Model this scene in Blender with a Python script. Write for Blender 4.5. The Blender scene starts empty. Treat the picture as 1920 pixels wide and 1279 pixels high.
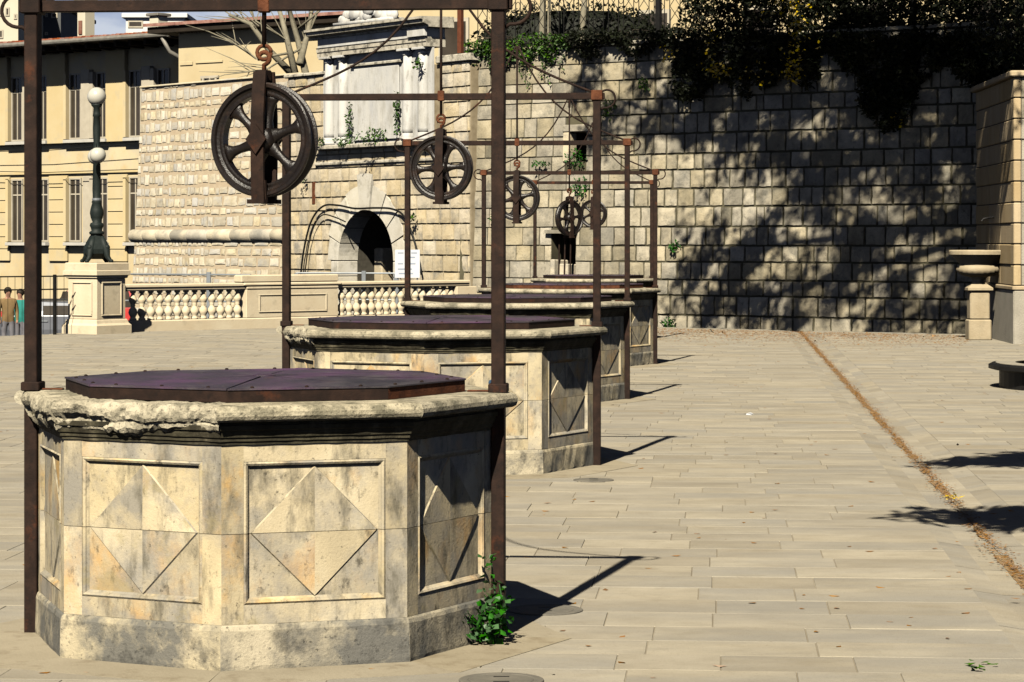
import bpy, math, random
from math import sin, cos, tan, pi, radians, atan2, hypot, sqrt
from mathutils import Vector, Matrix, noise
random.seed(7)
R = random.random
U = random.uniform
scn = bpy.context.scene
COL = scn.collection

# ---------------------------------------------------------------- camera, sky, sun, exposure
CAM_H = 1.65
cam = bpy.data.cameras.new('camera'); cam_o = bpy.data.objects.new('camera', cam); COL.objects.link(cam_o)
cam.sensor_width = 36; cam.lens = 36 * 5000 / 1920
cam.shift_y = -(639.5 - 452) / 1920
cam.clip_start = 0.1; cam.clip_end = 2000
cam_o.location = (0, 0, CAM_H); cam_o.rotation_euler = (radians(90), 0, 0)
scn.camera = cam_o

SUN_EL = radians(42.5)
SUN_H = Vector((0.238, 0.971, 0)).normalized()          # way the light travels on the ground
LDIR = Vector((SUN_H.x * cos(SUN_EL), SUN_H.y * cos(SUN_EL), -sin(SUN_EL)))
sun = bpy.data.lights.new('sun', 'SUN'); sun.energy = 5.0; sun.angle = radians(0.5); sun.color = (1.0, 0.92, 0.76)
sun_o = bpy.data.objects.new('sun', sun); COL.objects.link(sun_o)
sun_o.rotation_euler = LDIR.to_track_quat('-Z', 'Y').to_euler(); sun_o.location = (0, 0, 30)

world = bpy.data.worlds.new('World'); scn.world = world; world.use_nodes = True
wn = world.node_tree; wn.nodes.clear()
w_out = wn.nodes.new('ShaderNodeOutputWorld'); w_bg = wn.nodes.new('ShaderNodeBackground')
w_sky = wn.nodes.new('ShaderNodeTexSky'); w_sky.sky_type = 'NISHITA'; w_sky.sun_disc = False
w_sky.air_density = 0.12; w_sky.dust_density = 0.2; w_sky.ozone_density = 2.0; w_sky.sun_elevation = SUN_EL; w_sky.sun_rotation = atan2(-SUN_H.x, -SUN_H.y)
w_tc = wn.nodes.new('ShaderNodeTexCoord'); w_no = wn.nodes.new('ShaderNodeTexNoise')
w_mp = wn.nodes.new('ShaderNodeMapping'); w_mp.inputs['Scale'].default_value = (1, 1, 2.2)
w_no.inputs['Scale'].default_value = 9.0; w_no.inputs['Detail'].default_value = 6.0; w_no.inputs['Roughness'].default_value = 0.6
w_rp = wn.nodes.new('ShaderNodeValToRGB'); w_rp.color_ramp.elements[0].position = 0.42; w_rp.color_ramp.elements[1].position = 0.62
w_mx = wn.nodes.new('ShaderNodeMixRGB'); w_mx.inputs['Color2'].default_value = (4.4, 4.8, 5.5, 1)
wn.links.new(w_tc.outputs['Generated'], w_mp.inputs['Vector']); wn.links.new(w_mp.outputs[0], w_no.inputs['Vector'])
wn.links.new(w_no.outputs['Fac'], w_rp.inputs['Fac']); 
w_sx = wn.nodes.new('ShaderNodeSeparateXYZ'); w_el = wn.nodes.new('ShaderNodeMapRange'); w_ml = wn.nodes.new('ShaderNodeMath'); w_ml.operation = 'MULTIPLY'
w_el.inputs[1].default_value = 0.22; w_el.inputs[2].default_value = 0.09           # clouds bank up towards the horizon, all round
wn.links.new(w_tc.outputs['Generated'], w_sx.inputs[0]); wn.links.new(w_sx.outputs['Z'], w_el.inputs[0])
wn.links.new(w_rp.outputs[0], w_ml.inputs[0]); wn.links.new(w_el.outputs[0], w_ml.inputs[1]); wn.links.new(w_ml.outputs[0], w_mx.inputs['Fac'])
wn.links.new(w_sky.outputs[0], w_mx.inputs['Color1']); wn.links.new(w_mx.outputs[0], w_bg.inputs['Color'])
w_bg.inputs['Strength'].default_value = 0.05
wn.links.new(w_bg.outputs[0], w_out.inputs[0])
scn.cycles.diffuse_bounces = 0
scn.view_settings.view_transform = 'Standard'; scn.view_settings.look = 'None'
scn.view_settings.exposure = 1.42; scn.view_settings.gamma = 1.0

# ---------------------------------------------------------------- materials
def _n(nt, t, **k):
    n = nt.nodes.new(t)
    for a, b in k.items():
        if a in n.inputs: n.inputs[a].default_value = b
        else: setattr(n, a, b)
    return n
ALB = 0.50
def c4(c): return (c[0] * ALB, c[1] * ALB, c[2] * ALB, 1)

def mat(name, cols, scale=3.0, rough=0.8, bump=0.0, bscale=40.0, spots=None, rand=0.0, metal=0.0, spec=0.12,
        stretch=(1, 1, 1), grime=None, transl=0.0, patches=None):
    """cols: 2-4 colours spread over a noise; spots: (colour, scale, lo, hi, amount) list of stains with a shape of their own"""
    m = bpy.data.materials.new(name); m.use_nodes = True; nt = m.node_tree; L = nt.links
    p = nt.nodes['Principled BSDF']; p.inputs['Roughness'].default_value = rough; p.inputs['Metallic'].default_value = metal
    p.inputs['Specular IOR Level'].default_value = spec
    g = _n(nt, 'ShaderNodeNewGeometry'); oi = _n(nt, 'ShaderNodeObjectInfo')
    mp = _n(nt, 'ShaderNodeMapping', Scale=stretch); L.new(g.outputs['Position'], mp.inputs['Vector'])
    add = _n(nt, 'ShaderNodeMath', operation='ADD'); L.new(oi.outputs['Random'], add.inputs[0]); L.new(g.outputs['Random Per Island'], add.inputs[1])
    fr = _n(nt, 'ShaderNodeMath', operation='FRACT'); L.new(add.outputs[0], fr.inputs[0])
    off = _n(nt, 'ShaderNodeVectorMath', operation='ADD')
    sc = _n(nt, 'ShaderNodeMath', operation='MULTIPLY'); sc.inputs[1].default_value = 37.0 * (1 if rand else 0); L.new(fr.outputs[0], sc.inputs[0])
    L.new(mp.outputs[0], off.inputs[0]); L.new(sc.outputs[0], off.inputs[1])
    no = _n(nt, 'ShaderNodeTexNoise', Scale=scale, Detail=7.0, Roughness=0.62); L.new(off.outputs[0], no.inputs['Vector'])
    rp = _n(nt, 'ShaderNodeValToRGB'); e = rp.color_ramp.elements
    n = len(cols)
    e[0].position = 0.30; e[0].color = c4(cols[0]); e[1].position = 0.70; e[1].color = c4(cols[-1])
    for i in range(1, n - 1):
        x = e.new(0.30 + 0.40 * i / (n - 1)); x.color = c4(cols[i])
    L.new(no.outputs['Fac'], rp.inputs['Fac']); cur = rp.outputs[0]
    for sp in (spots or []):
        c, s, lo, hi, am = sp[:5]
        sn = _n(nt, 'ShaderNodeTexNoise', Scale=s, Detail=8.0, Roughness=0.68)
        o2 = _n(nt, 'ShaderNodeVectorMath', operation='ADD'); o2.inputs[1].default_value = (s * 3.1, s * 1.7, 5.3)
        L.new(off.outputs[0], o2.inputs[0]); m3 = _n(nt, 'ShaderNodeMapping', Scale=sp[5] if len(sp) > 5 else (1, 1, 1)); L.new(o2.outputs[0], m3.inputs['Vector']); L.new(m3.outputs[0], sn.inputs['Vector'])
        mr = _n(nt, 'ShaderNodeMapRange'); mr.inputs[1].default_value = lo; mr.inputs[2].default_value = hi; mr.inputs[4].default_value = am
        L.new(sn.outputs['Fac'], mr.inputs[0])
        mx = _n(nt, 'ShaderNodeMixRGB', Color2=c4(c)); L.new(mr.outputs[0], mx.inputs['Fac']); L.new(cur, mx.inputs['Color1']); cur = mx.outputs[0]
    if rand:
        hs = _n(nt, 'ShaderNodeHueSaturation')
        mr = _n(nt, 'ShaderNodeMapRange'); mr.inputs[3].default_value = 1 - rand; mr.inputs[4].default_value = 1 + rand * 0.6
        L.new(fr.outputs[0], mr.inputs[0]); L.new(mr.outputs[0], hs.inputs['Value'])
        f2 = _n(nt, 'ShaderNodeMath', operation='MULTIPLY'); f2.inputs[1].default_value = 7.31; L.new(fr.outputs[0], f2.inputs[0])
        f3 = _n(nt, 'ShaderNodeMath', operation='FRACT'); L.new(f2.outputs[0], f3.inputs[0])
        ms = _n(nt, 'ShaderNodeMapRange'); ms.inputs[3].default_value = 1 - rand * 1.3; ms.inputs[4].default_value = 1 + rand
        L.new(f3.outputs[0], ms.inputs[0]); L.new(ms.outputs[0], hs.inputs['Saturation'])
        L.new(cur, hs.inputs['Color']); cur = hs.outputs[0]
    L.new(cur, p.inputs['Base Color'])
    if bump:
        bn = _n(nt, 'ShaderNodeTexNoise', Scale=bscale, Detail=6.0, Roughness=0.65); L.new(g.outputs['Position'], bn.inputs['Vector'])
        bp = _n(nt, 'ShaderNodeBump', Strength=bump, Distance=0.02); L.new(bn.outputs['Fac'], bp.inputs['Height']); L.new(bp.outputs[0], p.inputs['Normal'])
    if transl:
        tr = _n(nt, 'ShaderNodeBsdfTranslucent'); L.new(cur, tr.inputs['Color'])
        ms = _n(nt, 'ShaderNodeMixShader'); ms.inputs[0].default_value = transl
        L.new(p.outputs[0], ms.inputs[1]); L.new(tr.outputs[0], ms.inputs[2]); L.new(ms.outputs[0], nt.nodes['Material Output'].inputs[0])
    return m

M = {}
M['well'] = mat('well_limestone', [(0.46, 0.39, 0.26), (0.68, 0.57, 0.37), (0.82, 0.71, 0.49)], 2.0, 0.9, 0.18, 90,
                [((0.68, 0.40, 0.13), 2.3, 0.52, 0.63, 0.75, (1, 1, .7)), ((0.34, 0.32, 0.28), 2.2, 0.46, 0.60, 0.85), ((0.15, 0.135, 0.10), 6.0, 0.50, 0.66, 0.85, (1.5, 1.5, .5)), ((0.05, 0.046, 0.035), 17, 0.58, 0.70, 0.75, (1, 1, .6)),
                 ((0.40, 0.33, 0.16), 5.0, 0.58, 0.66, 0.5), ((0.05, 0.045, 0.034), 48, 0.60, 0.69, 0.7)], rand=0.09)
M['plinth'] = mat('plinth_limestone', [(0.36, 0.32, 0.24), (0.60, 0.52, 0.36), (0.78, 0.67, 0.47)], 2.4, 0.9, 0.3, 90,
                  [((0.16, 0.16, 0.15), 2.8, 0.43, 0.57, 0.9), ((0.06, 0.06, 0.055), 9, 0.52, 0.64, 0.6), ((0.05, 0.05, 0.045), 48, 0.57, 0.66, 0.7)], rand=0.10)
M['rim'] = mat('rim_limestone', [(0.36, 0.32, 0.23), (0.54, 0.48, 0.35), (0.68, 0.61, 0.45)], 5, 0.9, 0.5, 70,
               [((0.15, 0.14, 0.10), 8, 0.48, 0.62, 0.8), ((0.04, 0.037, 0.028), 60, 0.54, 0.66, 0.75)], rand=0.06)
M['mould'] = mat('shaded_moulding_limestone', [(0.035, 0.032, 0.022), (0.09, 0.08, 0.05), (0.22, 0.19, 0.125)], 6, 0.9, 0.3, 60, [((0.025, 0.022, 0.015), 10, 0.42, 0.60, 0.8)], stretch=(1,1,.5))  # dark patina, deepened further to put the rim's shade into the colour
M['core'] = mat('dark_joint_and_shade', [(0.05, 0.045, 0.035), (0.10, 0.09, 0.07)], 8, 0.95)  # dark joints; also shade painted into the tunnel and wall openings
M['ashlar'] = mat('bastion_ashlar', [(0.34, 0.30, 0.22), (0.52, 0.455, 0.33), (0.64, 0.57, 0.43)], 2.4, 0.9, 0.5, 26,
                  [((0.22, 0.21, 0.175), 2.2, 0.50, 0.66, 0.8), ((0.10, 0.095, 0.06), 9, 0.58, 0.70, 0.65), ((0.06, 0.055, 0.04), 34, 0.58, 0.70, 0.6), ((0.16, 0.15, 0.12), 0.5, 0.48, 0.62, 0.6, (1, 1, .25))], rand=0.20)
M['ashlar_joint'] = mat('bastion_joint', [(0.05, 0.046, 0.03), (0.15, 0.135, 0.085)], 1.6, 0.95)
M['gate'] = mat('gate_ashlar', [(0.58, 0.48, 0.31), (0.70, 0.59, 0.41), (0.78, 0.68, 0.50)], 2.2, 0.9, 0.5, 24,
                [((0.30, 0.29, 0.26), 2.2, 0.50, 0.64, 0.7), ((0.10, 0.09, 0.06), 16, 0.60, 0.72, 0.5)], rand=0.18)
M['arch'] = mat('arch_stone', [(0.62, 0.57, 0.46), (0.74, 0.69, 0.58), (0.80, 0.76, 0.67)], 2.2, 0.9, 0.3, 24, [((0.30, 0.28, 0.22), 3, 0.52, 0.66, 0.6)], rand=0.12)
M['cordon'] = mat('cordon_stone', [(0.50, 0.45, 0.36), (0.66, 0.59, 0.46), (0.76, 0.68, 0.53)], 3, 0.9, 0.4, 30, [((0.30, 0.29, 0.26), 1.4, 0.50, 0.62, 0.7), ((0.16, 0.15, 0.12), 8, 0.58, 0.70, 0.5)], rand=0.22)
M['gate_joint'] = mat('gate_joint', [(0.24, 0.19, 0.12), (0.40, 0.33, 0.22)], 5, 0.95)
M['rubble'] = mat('rubble_stone', [(0.60, 0.51, 0.36), (0.74, 0.66, 0.50), (0.80, 0.73, 0.58)], 3, 0.9, 0.4, 24,
                  [((0.56, 0.55, 0.53), 1.0, 0.50, 0.60, 0.7), ((0.30, 0.27, 0.21), 5, 0.56, 0.68, 0.5)], rand=0.24)
M['rubble_joint'] = mat('rubble_mortar', [(0.52, 0.41, 0.28), (0.64, 0.53, 0.38)], 5, 0.95, 0.4, 30)
M['marble'] = mat('white_marble', [(0.56, 0.56, 0.56), (0.68, 0.67, 0.64), (0.74, 0.72, 0.67)], 2.5, 0.7, 0.2, 20,
                  [((0.36, 0.34, 0.29), 3.0, 0.50, 0.66, 0.6), ((0.12, 0.11, 0.09), 9, 0.60, 0.72, 0.6)], stretch=(1, 1, 0.35))
M['marble_top'] = mat('weathered_cornice', [(0.40, 0.37, 0.31), (0.60, 0.55, 0.45), (0.66, 0.62, 0.52)], 4, 0.85, 0.4, 20, [((0.09, 0.085, 0.07), 6, 0.50, 0.62, 0.75)])
M['balus'] = mat('balustrade_stone', [(0.74, 0.61, 0.42), (0.84, 0.73, 0.53)], 2, 0.85, 0.2, 30, [((0.42, 0.36, 0.26), 4, 0.56, 0.70, 0.5)])
M['iron'] = mat('rusty_iron', [(0.014, 0.008, 0.006), (0.026, 0.014, 0.010), (0.046, 0.024, 0.016)], 14, 0.75, 0.15, 160, [((0.14, 0.042, 0.015), 5, 0.60, 0.72, 0.7), ((0.012, 0.008, 0.007), 30, 0.56, 0.66, 0.7)], spec=0.12)
M['rust'] = mat('bright_rust', [(0.05, 0.02, 0.012), (0.13, 0.045, 0.02), (0.20, 0.075, 0.035)], 16, 0.8, 0.4, 90)
M['wheel'] = mat('blackened_wheel', [(0.007, 0.005, 0.0045), (0.014, 0.009, 0.007)], 10, 0.36, 0.2, 90, [((0.05, 0.026, 0.016), 9, 0.54, 0.68, 0.6), ((0.03, 0.02, 0.014), 40, 0.56, 0.66, 0.6)], spec=0.30)
M['lid'] = mat('painted_lid', [(0.020, 0.016, 0.020), (0.05, 0.034, 0.05), (0.12, 0.05, 0.12)], 2.6, 0.5, 0.25, 50, [((0.13, 0.05, 0.025), 6, 0.60, 0.72, 0.5), ((0.14, 0.13, 0.12), 4.5, 0.52, 0.68, 0.55), ((0.22, 0.20, 0.17), 38, 0.60, 0.70, 0.5)], spec=0.5, stretch=(1, .5, 1))
M['pave'] = mat('paving_stone', [(0.38, 0.335, 0.255), (0.455, 0.405, 0.31), (0.52, 0.465, 0.36)], 3.0, 0.85, 0.25, 70,
                [((0.29, 0.28, 0.255), 0.7, 0.42, 0.62, 0.6, (.6, 1.6, 1)), ((0.28, 0.24, 0.17), 5, 0.55, 0.70, 0.4), ((0.30, 0.25, 0.17), 0.35, 0.50, 0.66, 0.5), ((0.20, 0.17, 0.12), 90, 0.56, 0.68, 0.5), ((0.16, 0.12, 0.07), 40, 0.62, 0.74, 0.55)], rand=0.035, stretch=(0.8, 1.1, 1))
M['joint'] = mat('paving_joint', [(0.27, 0.22, 0.15), (0.42, 0.37, 0.28)], 1.5, 0.95)
M['apron'] = mat('apron_stone', [(0.36, 0.31, 0.22), (0.46, 0.40, 0.29)], 2.2, 0.85, 0.3, 60, [((0.20, 0.15, 0.09), 5, 0.52, 0.68, 0.6)], rand=0.05)
M['dust'] = mat('dusty_ground', [(0.40, 0.32, 0.22), (0.52, 0.43, 0.30)], 1.2, 0.95, 0.3, 40, [((0.30, 0.17, 0.07), 1.0, 0.52, 0.68, 0.6)])
M['street'] = mat('street_asphalt', [(0.05, 0.05, 0.05), (0.08, 0.078, 0.07)], 1, 0.9)
M['lampiron'] = mat('lamp_iron', [(0.010, 0.016, 0.015), (0.022, 0.030, 0.028)], 12, 0.6, 0.2, 40, spec=0.15)
M['globe'] = mat('opal_globe', [(0.58, 0.56, 0.48), (0.66, 0.64, 0.56)], 4, 0.25, spec=0.5)
M['facade'] = mat('ochre_render', [(0.62, 0.49, 0.28), (0.70, 0.58, 0.36), (0.74, 0.63, 0.42)], 0.5, 0.9, 0.1, 20, [((0.50, 0.47, 0.40), 0.7, 0.52, 0.66, 0.5), ((0.64, 0.42, 0.14), 0.9, 0.58, 0.70, 0.4)])
M['pil'] = mat('pilaster_render', [(0.66, 0.52, 0.28), (0.72, 0.60, 0.37)], 0.8, 0.9, 0.1, 20, [((0.48, 0.45, 0.36), 1.2, 0.56, 0.70, 0.5)], rand=0.05)
M['sill'] = mat('pale_sill', [(0.52, 0.50, 0.46), (0.64, 0.61, 0.55)], 3, 0.85)
M['shutter'] = mat('grey_shutter', [(0.48, 0.43, 0.34), (0.60, 0.54, 0.43)], 3, 0.8)
M['glass'] = mat('dark_glass', [(0.035, 0.028, 0.02), (0.075, 0.06, 0.045)], 1, 0.15, spec=0.35)
M['soffit'] = mat('dark_timber', [(0.02, 0.016, 0.012), (0.04, 0.03, 0.022)], 3, 0.9)
M['tile'] = mat('roof_tile', [(0.20, 0.055, 0.035), (0.34, 0.12, 0.07), (0.42, 0.22, 0.15)], 5, 0.9, 0.4, 20, rand=0.25)
M['gutter'] = mat('zinc_gutter', [(0.20, 0.19, 0.17), (0.34, 0.32, 0.28)], 4, 0.6, metal=0.2)
M['cream'] = mat('cream_render', [(0.60, 0.48, 0.28), (0.68, 0.57, 0.36)], 0.7, 0.9, 0.1, 20, [((0.46, 0.40, 0.30), 1.0, 0.58, 0.7, 0.4)])
M['whitewall'] = mat('white_render', [(0.74, 0.74, 0.73), (0.80, 0.79, 0.77)], 1, 0.8)
M['greywall'] = mat('grey_cladding', [(0.09, 0.095, 0.10), (0.14, 0.145, 0.15)], 1, 0.8)
M['palewall'] = mat('pale_render', [(0.66, 0.60, 0.46), (0.72, 0.67, 0.54)], 1, 0.8)
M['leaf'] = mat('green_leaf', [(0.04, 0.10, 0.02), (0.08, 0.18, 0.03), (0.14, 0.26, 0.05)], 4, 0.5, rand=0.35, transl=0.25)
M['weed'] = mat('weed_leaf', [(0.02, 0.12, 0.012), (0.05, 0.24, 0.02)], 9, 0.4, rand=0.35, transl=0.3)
M['dleaf'] = mat('dark_leaf', [(0.008, 0.011, 0.005), (0.016, 0.021, 0.008)], 4, 0.6, rand=0.3, transl=0.15)  # near-black: shade on the hanging shrubs is put into the leaf colour
M['yleaf'] = mat('yellow_leaf', [(0.80, 0.52, 0.02), (0.95, 0.72, 0.05)], 6, 0.5, rand=0.25, transl=0.3)
M['oleaf'] = mat('fallen_leaf', [(0.20, 0.085, 0.02), (0.34, 0.16, 0.04), (0.42, 0.24, 0.08)], 5, 0.85, rand=0.35)
M['litter'] = mat('rotted_litter', [(0.24, 0.14, 0.06), (0.36, 0.24, 0.12), (0.44, 0.34, 0.21)], 30, 0.95, 0.6, 120)
M['bark'] = mat('pale_bark', [(0.20, 0.18, 0.13), (0.34, 0.31, 0.23)], 8, 0.9, 0.4, 40)
M['dbark'] = mat('dark_bark', [(0.05, 0.04, 0.03), (0.09, 0.075, 0.055)], 8, 0.9, 0.5, 40)
M['oldiron'] = mat('old_iron_plate', [(0.15, 0.14, 0.12), (0.24, 0.22, 0.18)], 9, 0.7, 0.3, 60)
M['blackiron'] = mat('black_iron', [(0.008, 0.008, 0.008), (0.02, 0.019, 0.018)], 9, 0.55)
M['redpaint'] = mat('rust_red_post', [(0.10, 0.03, 0.015), (0.18, 0.06, 0.03)], 9, 0.8)
M['pier_stone'] = mat('pier_stone', [(0.40, 0.36, 0.28), (0.52, 0.47, 0.37)], 3, 0.9, 0.7, 40, rand=0.14)
M['pier_warm'] = mat('pier_warm_stone', [(0.52, 0.38, 0.20), (0.64, 0.50, 0.30)], 2, 0.85, 0.3, 30, [((0.34, 0.26, 0.15), 3, 0.52, 0.68, 0.5)], rand=0.10, stretch=(1, 1, 0.2))
M['basin'] = mat('basin_stone', [(0.42, 0.34, 0.22), (0.54, 0.45, 0.31)], 4, 0.85, 0.3, 40, [((0.30, 0.26, 0.18), 6, 0.55, 0.7, 0.5)])
M['steel'] = mat('galvanised_steel', [(0.30, 0.33, 0.36), (0.42, 0.45, 0.48)], 5, 0.45, metal=0.6)
M['board'] = mat('white_board', [(0.70, 0.72, 0.76), (0.76, 0.78, 0.81)], 2, 0.6)
M['print'] = mat('blue_grey_print', [(0.30, 0.35, 0.45), (0.40, 0.44, 0.52)], 4, 0.7)
M['cable'] = mat('black_cable', [(0.008, 0.008, 0.008), (0.015, 0.015, 0.014)], 5, 0.5)
M['carpaint'] = mat('silver_paint', [(0.17, 0.18, 0.21), (0.20, 0.21, 0.24)], 1, 0.3, metal=0.4, spec=0.6)
M['redcar'] = mat('red_paint', [(0.50, 0.02, 0.015), (0.58, 0.03, 0.02)], 1, 0.3, spec=0.6)
M['tyre'] = mat('tyre_rubber', [(0.012, 0.012, 0.012), (0.02, 0.02, 0.02)], 5, 0.8)
M['jacket'] = mat('brown_jacket', [(0.20, 0.13, 0.06), (0.28, 0.19, 0.09)], 6, 0.85)
M['teal'] = mat('teal_top', [(0.02, 0.20, 0.17), (0.04, 0.28, 0.24)], 6, 0.85)
M['skin'] = mat('skin', [(0.42, 0.22, 0.15), (0.48, 0.27, 0.19)], 9, 0.6)
M['trouser'] = mat('grey_trousers', [(0.16, 0.16, 0.18), (0.24, 0.23, 0.25)], 6, 0.85)
M['hair'] = mat('dark_hair', [(0.02, 0.014, 0.01), (0.04, 0.03, 0.02)], 20, 0.6)
M['bluedot'] = mat('blue_disc', [(0.03, 0.07, 0.13), (0.05, 0.10, 0.17)], 9, 0.6)

# ---------------------------------------------------------------- mesh helpers
class MB:
    def __init__(s): s.v = []; s.f = []
    def quad(s, pts):
        b = len(s.v); s.v += [tuple(p) for p in pts]; s.f.append(tuple(range(b, b + len(pts)))); return s
    def box(s, x0, x1, y0, y1, z0, z1):
        return s.hexa([(x0, y0, z0), (x1, y0, z0), (x1, y1, z0), (x0, y1, z0), (x0, y0, z1), (x1, y0, z1), (x1, y1, z1), (x0, y1, z1)])
    def hexa(s, p):
        b = len(s.v); s.v += [tuple(q) for q in p]
        for q in ((0, 3, 2, 1), (4, 5, 6, 7), (0, 1, 5, 4), (1, 2, 6, 5), (2, 3, 7, 6), (3, 0, 4, 7)): s.f.append(tuple(b + i for i in q))
        return s
    def bbox(s, x0, x1, y0, y1, z0, z1, c=0.006):
        """box with chamfered edges all round the vertical faces and top"""
        rings = []
        for (z, i) in ((z0, c), (z0 + c, 0), (z1 - c, 0), (z1, c)):
            ring = []
            a0, a1, b0, b1 = x0 + i, x1 - i, y0 + i, y1 - i
            d = c
            ring = [(a0 + d, b0, z), (a1 - d, b0, z), (a1, b0 + d, z), (a1, b1 - d, z), (a1 - d, b1, z), (a0 + d, b1, z), (a0, b1 - d, z), (a0, b0 + d, z)]
            rings.append(ring)
        return s.loft(rings, True, True)
    def loft(s, rings, cap0=False, cap1=False, close=True):
        n = len(rings[0]); b = len(s.v)
        for r in rings: s.v += [tuple(p) for p in r]
        for i in range(len(rings) - 1):
            for j in range(n if close else n - 1):
                k = (j + 1) % n
                s.f.append((b + i * n + j, b + i * n + k, b + (i + 1) * n + k, b + (i + 1) * n + j))
        if cap0: s.f.append(tuple(b + j for j in reversed(range(n))))
        if cap1: s.f.append(tuple(b + (len(rings) - 1) * n + j for j in range(n)))
        return s
    def tube(s, pts, r, n=6, caps=True):
        pts = [Vector(p) for p in pts]; rings = []; up = None
        for i, p in enumerate(pts):
            t = (pts[min(i + 1, len(pts) - 1)] - pts[max(i - 1, 0)])
            if t.length < 1e-9: t = Vector((0, 0, 1))
            t.normalize()
            if up is None:
                up = Vector((0, 0, 1)) if abs(t.z) < 0.9 else Vector((1, 0, 0))
            a = t.cross(up)
            if a.length < 1e-6: a = t.cross(Vector((0, 1, 0)))
            a.normalize(); c = a.cross(t); up = c
            rr = r[i] if isinstance(r, (list, tuple)) else r
            rings.append([p + a * (rr * cos(2 * pi * k / n)) + c * (rr * sin(2 * pi * k / n)) for k in range(n)])
        return s.loft(rings, caps, caps)
    def lathe(s, prof, n=16, c=(0, 0, 0), cap=True):
        rings = [[(c[0] + r * cos(2 * pi * k / n), c[1] + r * sin(2 * pi * k / n), c[2] + z) for k in range(n)] for r, z in prof]
        return s.loft(rings, cap, cap)
    def sphere(s, c, r, n=16, m=10, sc=(1, 1, 1)):
        rings = []
        for i in range(1, m):
            a = pi * i / m
            rings.append([(c[0] + sc[0] * r * sin(a) * cos(2 * pi * k / n), c[1] + sc[1] * r * sin(a) * sin(2 * pi * k / n), c[2] - sc[2] * r * cos(a)) for k in range(n)])
        return s.loft(rings, True, True)
    def prism(s, poly, y0, y1):
        """poly in (x, z), extruded along y"""
        n = len(poly)
        return s.loft([[(x, y0, z) for x, z in poly], [(x, y1, z) for x, z in poly]], True, True)
    def mesh(s, name, m, smooth=False):
        me = bpy.data.meshes.new(name); me.from_pydata(s.v, [], s.f); me.materials.append(m)
        me.validate(); me.update()
        if smooth: 
            for p in me.polygons: p.use_smooth = True
        return me
    def build(s, name, m, parent=None, smooth=False, loc=None, rot=None):
        return link(name, s.mesh(name, m, smooth), parent, loc, rot)

def link(name, me, parent=None, loc=None, rot=None, scale=None):
    o = bpy.data.objects.new(name, me); COL.objects.link(o)
    if parent is not None: o.parent = parent
    if loc is not None: o.location = loc
    if rot is not None: o.rotation_euler = rot
    if scale is not None: o.scale = scale
    return o
def tag(o, label=None, cat=None, group=None, kind=None):
    if label: o['label'] = label
    if cat: o['category'] = cat
    if group: o['group'] = group
    if kind: o['kind'] = kind
    return o
def thing(name, label, cat, loc=(0, 0, 0), rotz=0, group=None, rot=None):
    o = link(name, None, None, loc, rot or (0, 0, rotz)); o.empty_display_size = 0.2
    return tag(o, label, cat, group)
def at(x, y, d): return Vector(((x - 960) / 5000 * d, d, CAM_H - (y - 452) / 5000 * d))
def rx(x, d): return (x - 960) / 5000 * d

def leaves(pts, size, flat=0.0, fold=0.25, asp=0.55, nrm=None):
    """one folded four-point leaf at each point"""
    b = MB()
    for p in pts:
        p = Vector(p); s = size * U(0.6, 1.25)
        a = Vector((U(-1, 1), U(-1, 1), U(-1, 1) * (1 - flat)))
        if a.length < 0.05: a = Vector((1, 0, 0))
        a.normalize(); w = a.cross(Vector((U(-1, 1) * (1 - flat), U(-1, 1) * (1 - flat), 1))); w.normalize(); u = a.cross(w)
        t = p + a * s; l = p + a * (s * .5) + w * (s * asp * .5) + u * (s * fold * .4); r = p + a * (s * .5) - w * (s * asp * .5) + u * (s * fold * .4)
        i = len(b.v); b.v += [tuple(p), tuple(l), tuple(t), tuple(r)]; b.f += [(i, i + 1, i + 2), (i, i + 2, i + 3)]
    return b
def blob(n, c, r):
    out = []
    while len(out) < n:
        p = Vector((U(-1, 1), U(-1, 1), U(-1, 1)))
        if p.length <= 1: out.append(Vector((c[0] + p.x * r[0], c[1] + p.y * r[1], c[2] + p.z * r[2])))
    return out

# ---------------------------------------------------------------- the square: ground, paving, drain
AX = Vector((0.0774, 0.997, 0)); BX = Vector((0.997, -0.0774, 0))        # along and across the square
PLAZA_ROT = atan2(BX.y, BX.x)
def sq(a, b, z=0): return AX * a + BX * b + Vector((0, 0, z))
def ab(p): p = Vector((p[0], p[1], 0)); return p.dot(AX), p.dot(BX)

street = MB(); street.quad([(-900, -300, -1.5), (900, -300, -1.5), (900, 1500, -1.5), (-900, 1500, -1.5)])
tag(street.build('street', M['street']), kind='structure')
edge = [(-45, -20), (40, -20), (40, 36), (12, 44), (8.6, 48.2), (-0.9, 54.9), (-7.0, 49.5), (-7.9, 47.8), (-9.0, 46.0), (-45, 20)]
pl = MB(); n = len(edge)
pl.loft([[(x, y, -1.7) for x, y in edge], [(x, y, -0.045) for x, y in edge]], True, True)
plaza = pl.build('square_pavement', M['joint']); tag(plaza, 'pale stone paved square', kind='structure')

WELLS = [dict(c=(-1.038, 11.17), k=1.0, beam=2.613, wz=2.074, yaw=-20, dz=0),
         dict(c=(-0.524, 19.7), k=1.17, beam=2.69, wz=2.19, yaw=-12),
         dict(c=(0.053, 27.9), k=1.17, beam=2.65, wz=2.10, yaw=-8),
         dict(c=(0.77, 35.8), k=1.17, beam=2.54, wz=1.96, yaw=48),
         dict(c=(1.37, 45.0), k=1.0, beam=2.61, wz=2.11, yaw=-18)]

def inside_edge(x, y, m=0.0):
    c = False; j = len(edge) - 1
    for i in range(len(edge)):
        xi, yi = edge[i]; xj, yj = edge[j]
        if (yi > y) != (yj > y) and x < (xj - xi) * (y - yi) / (yj - yi) + xi: c = not c
        j = i
    return c
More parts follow.
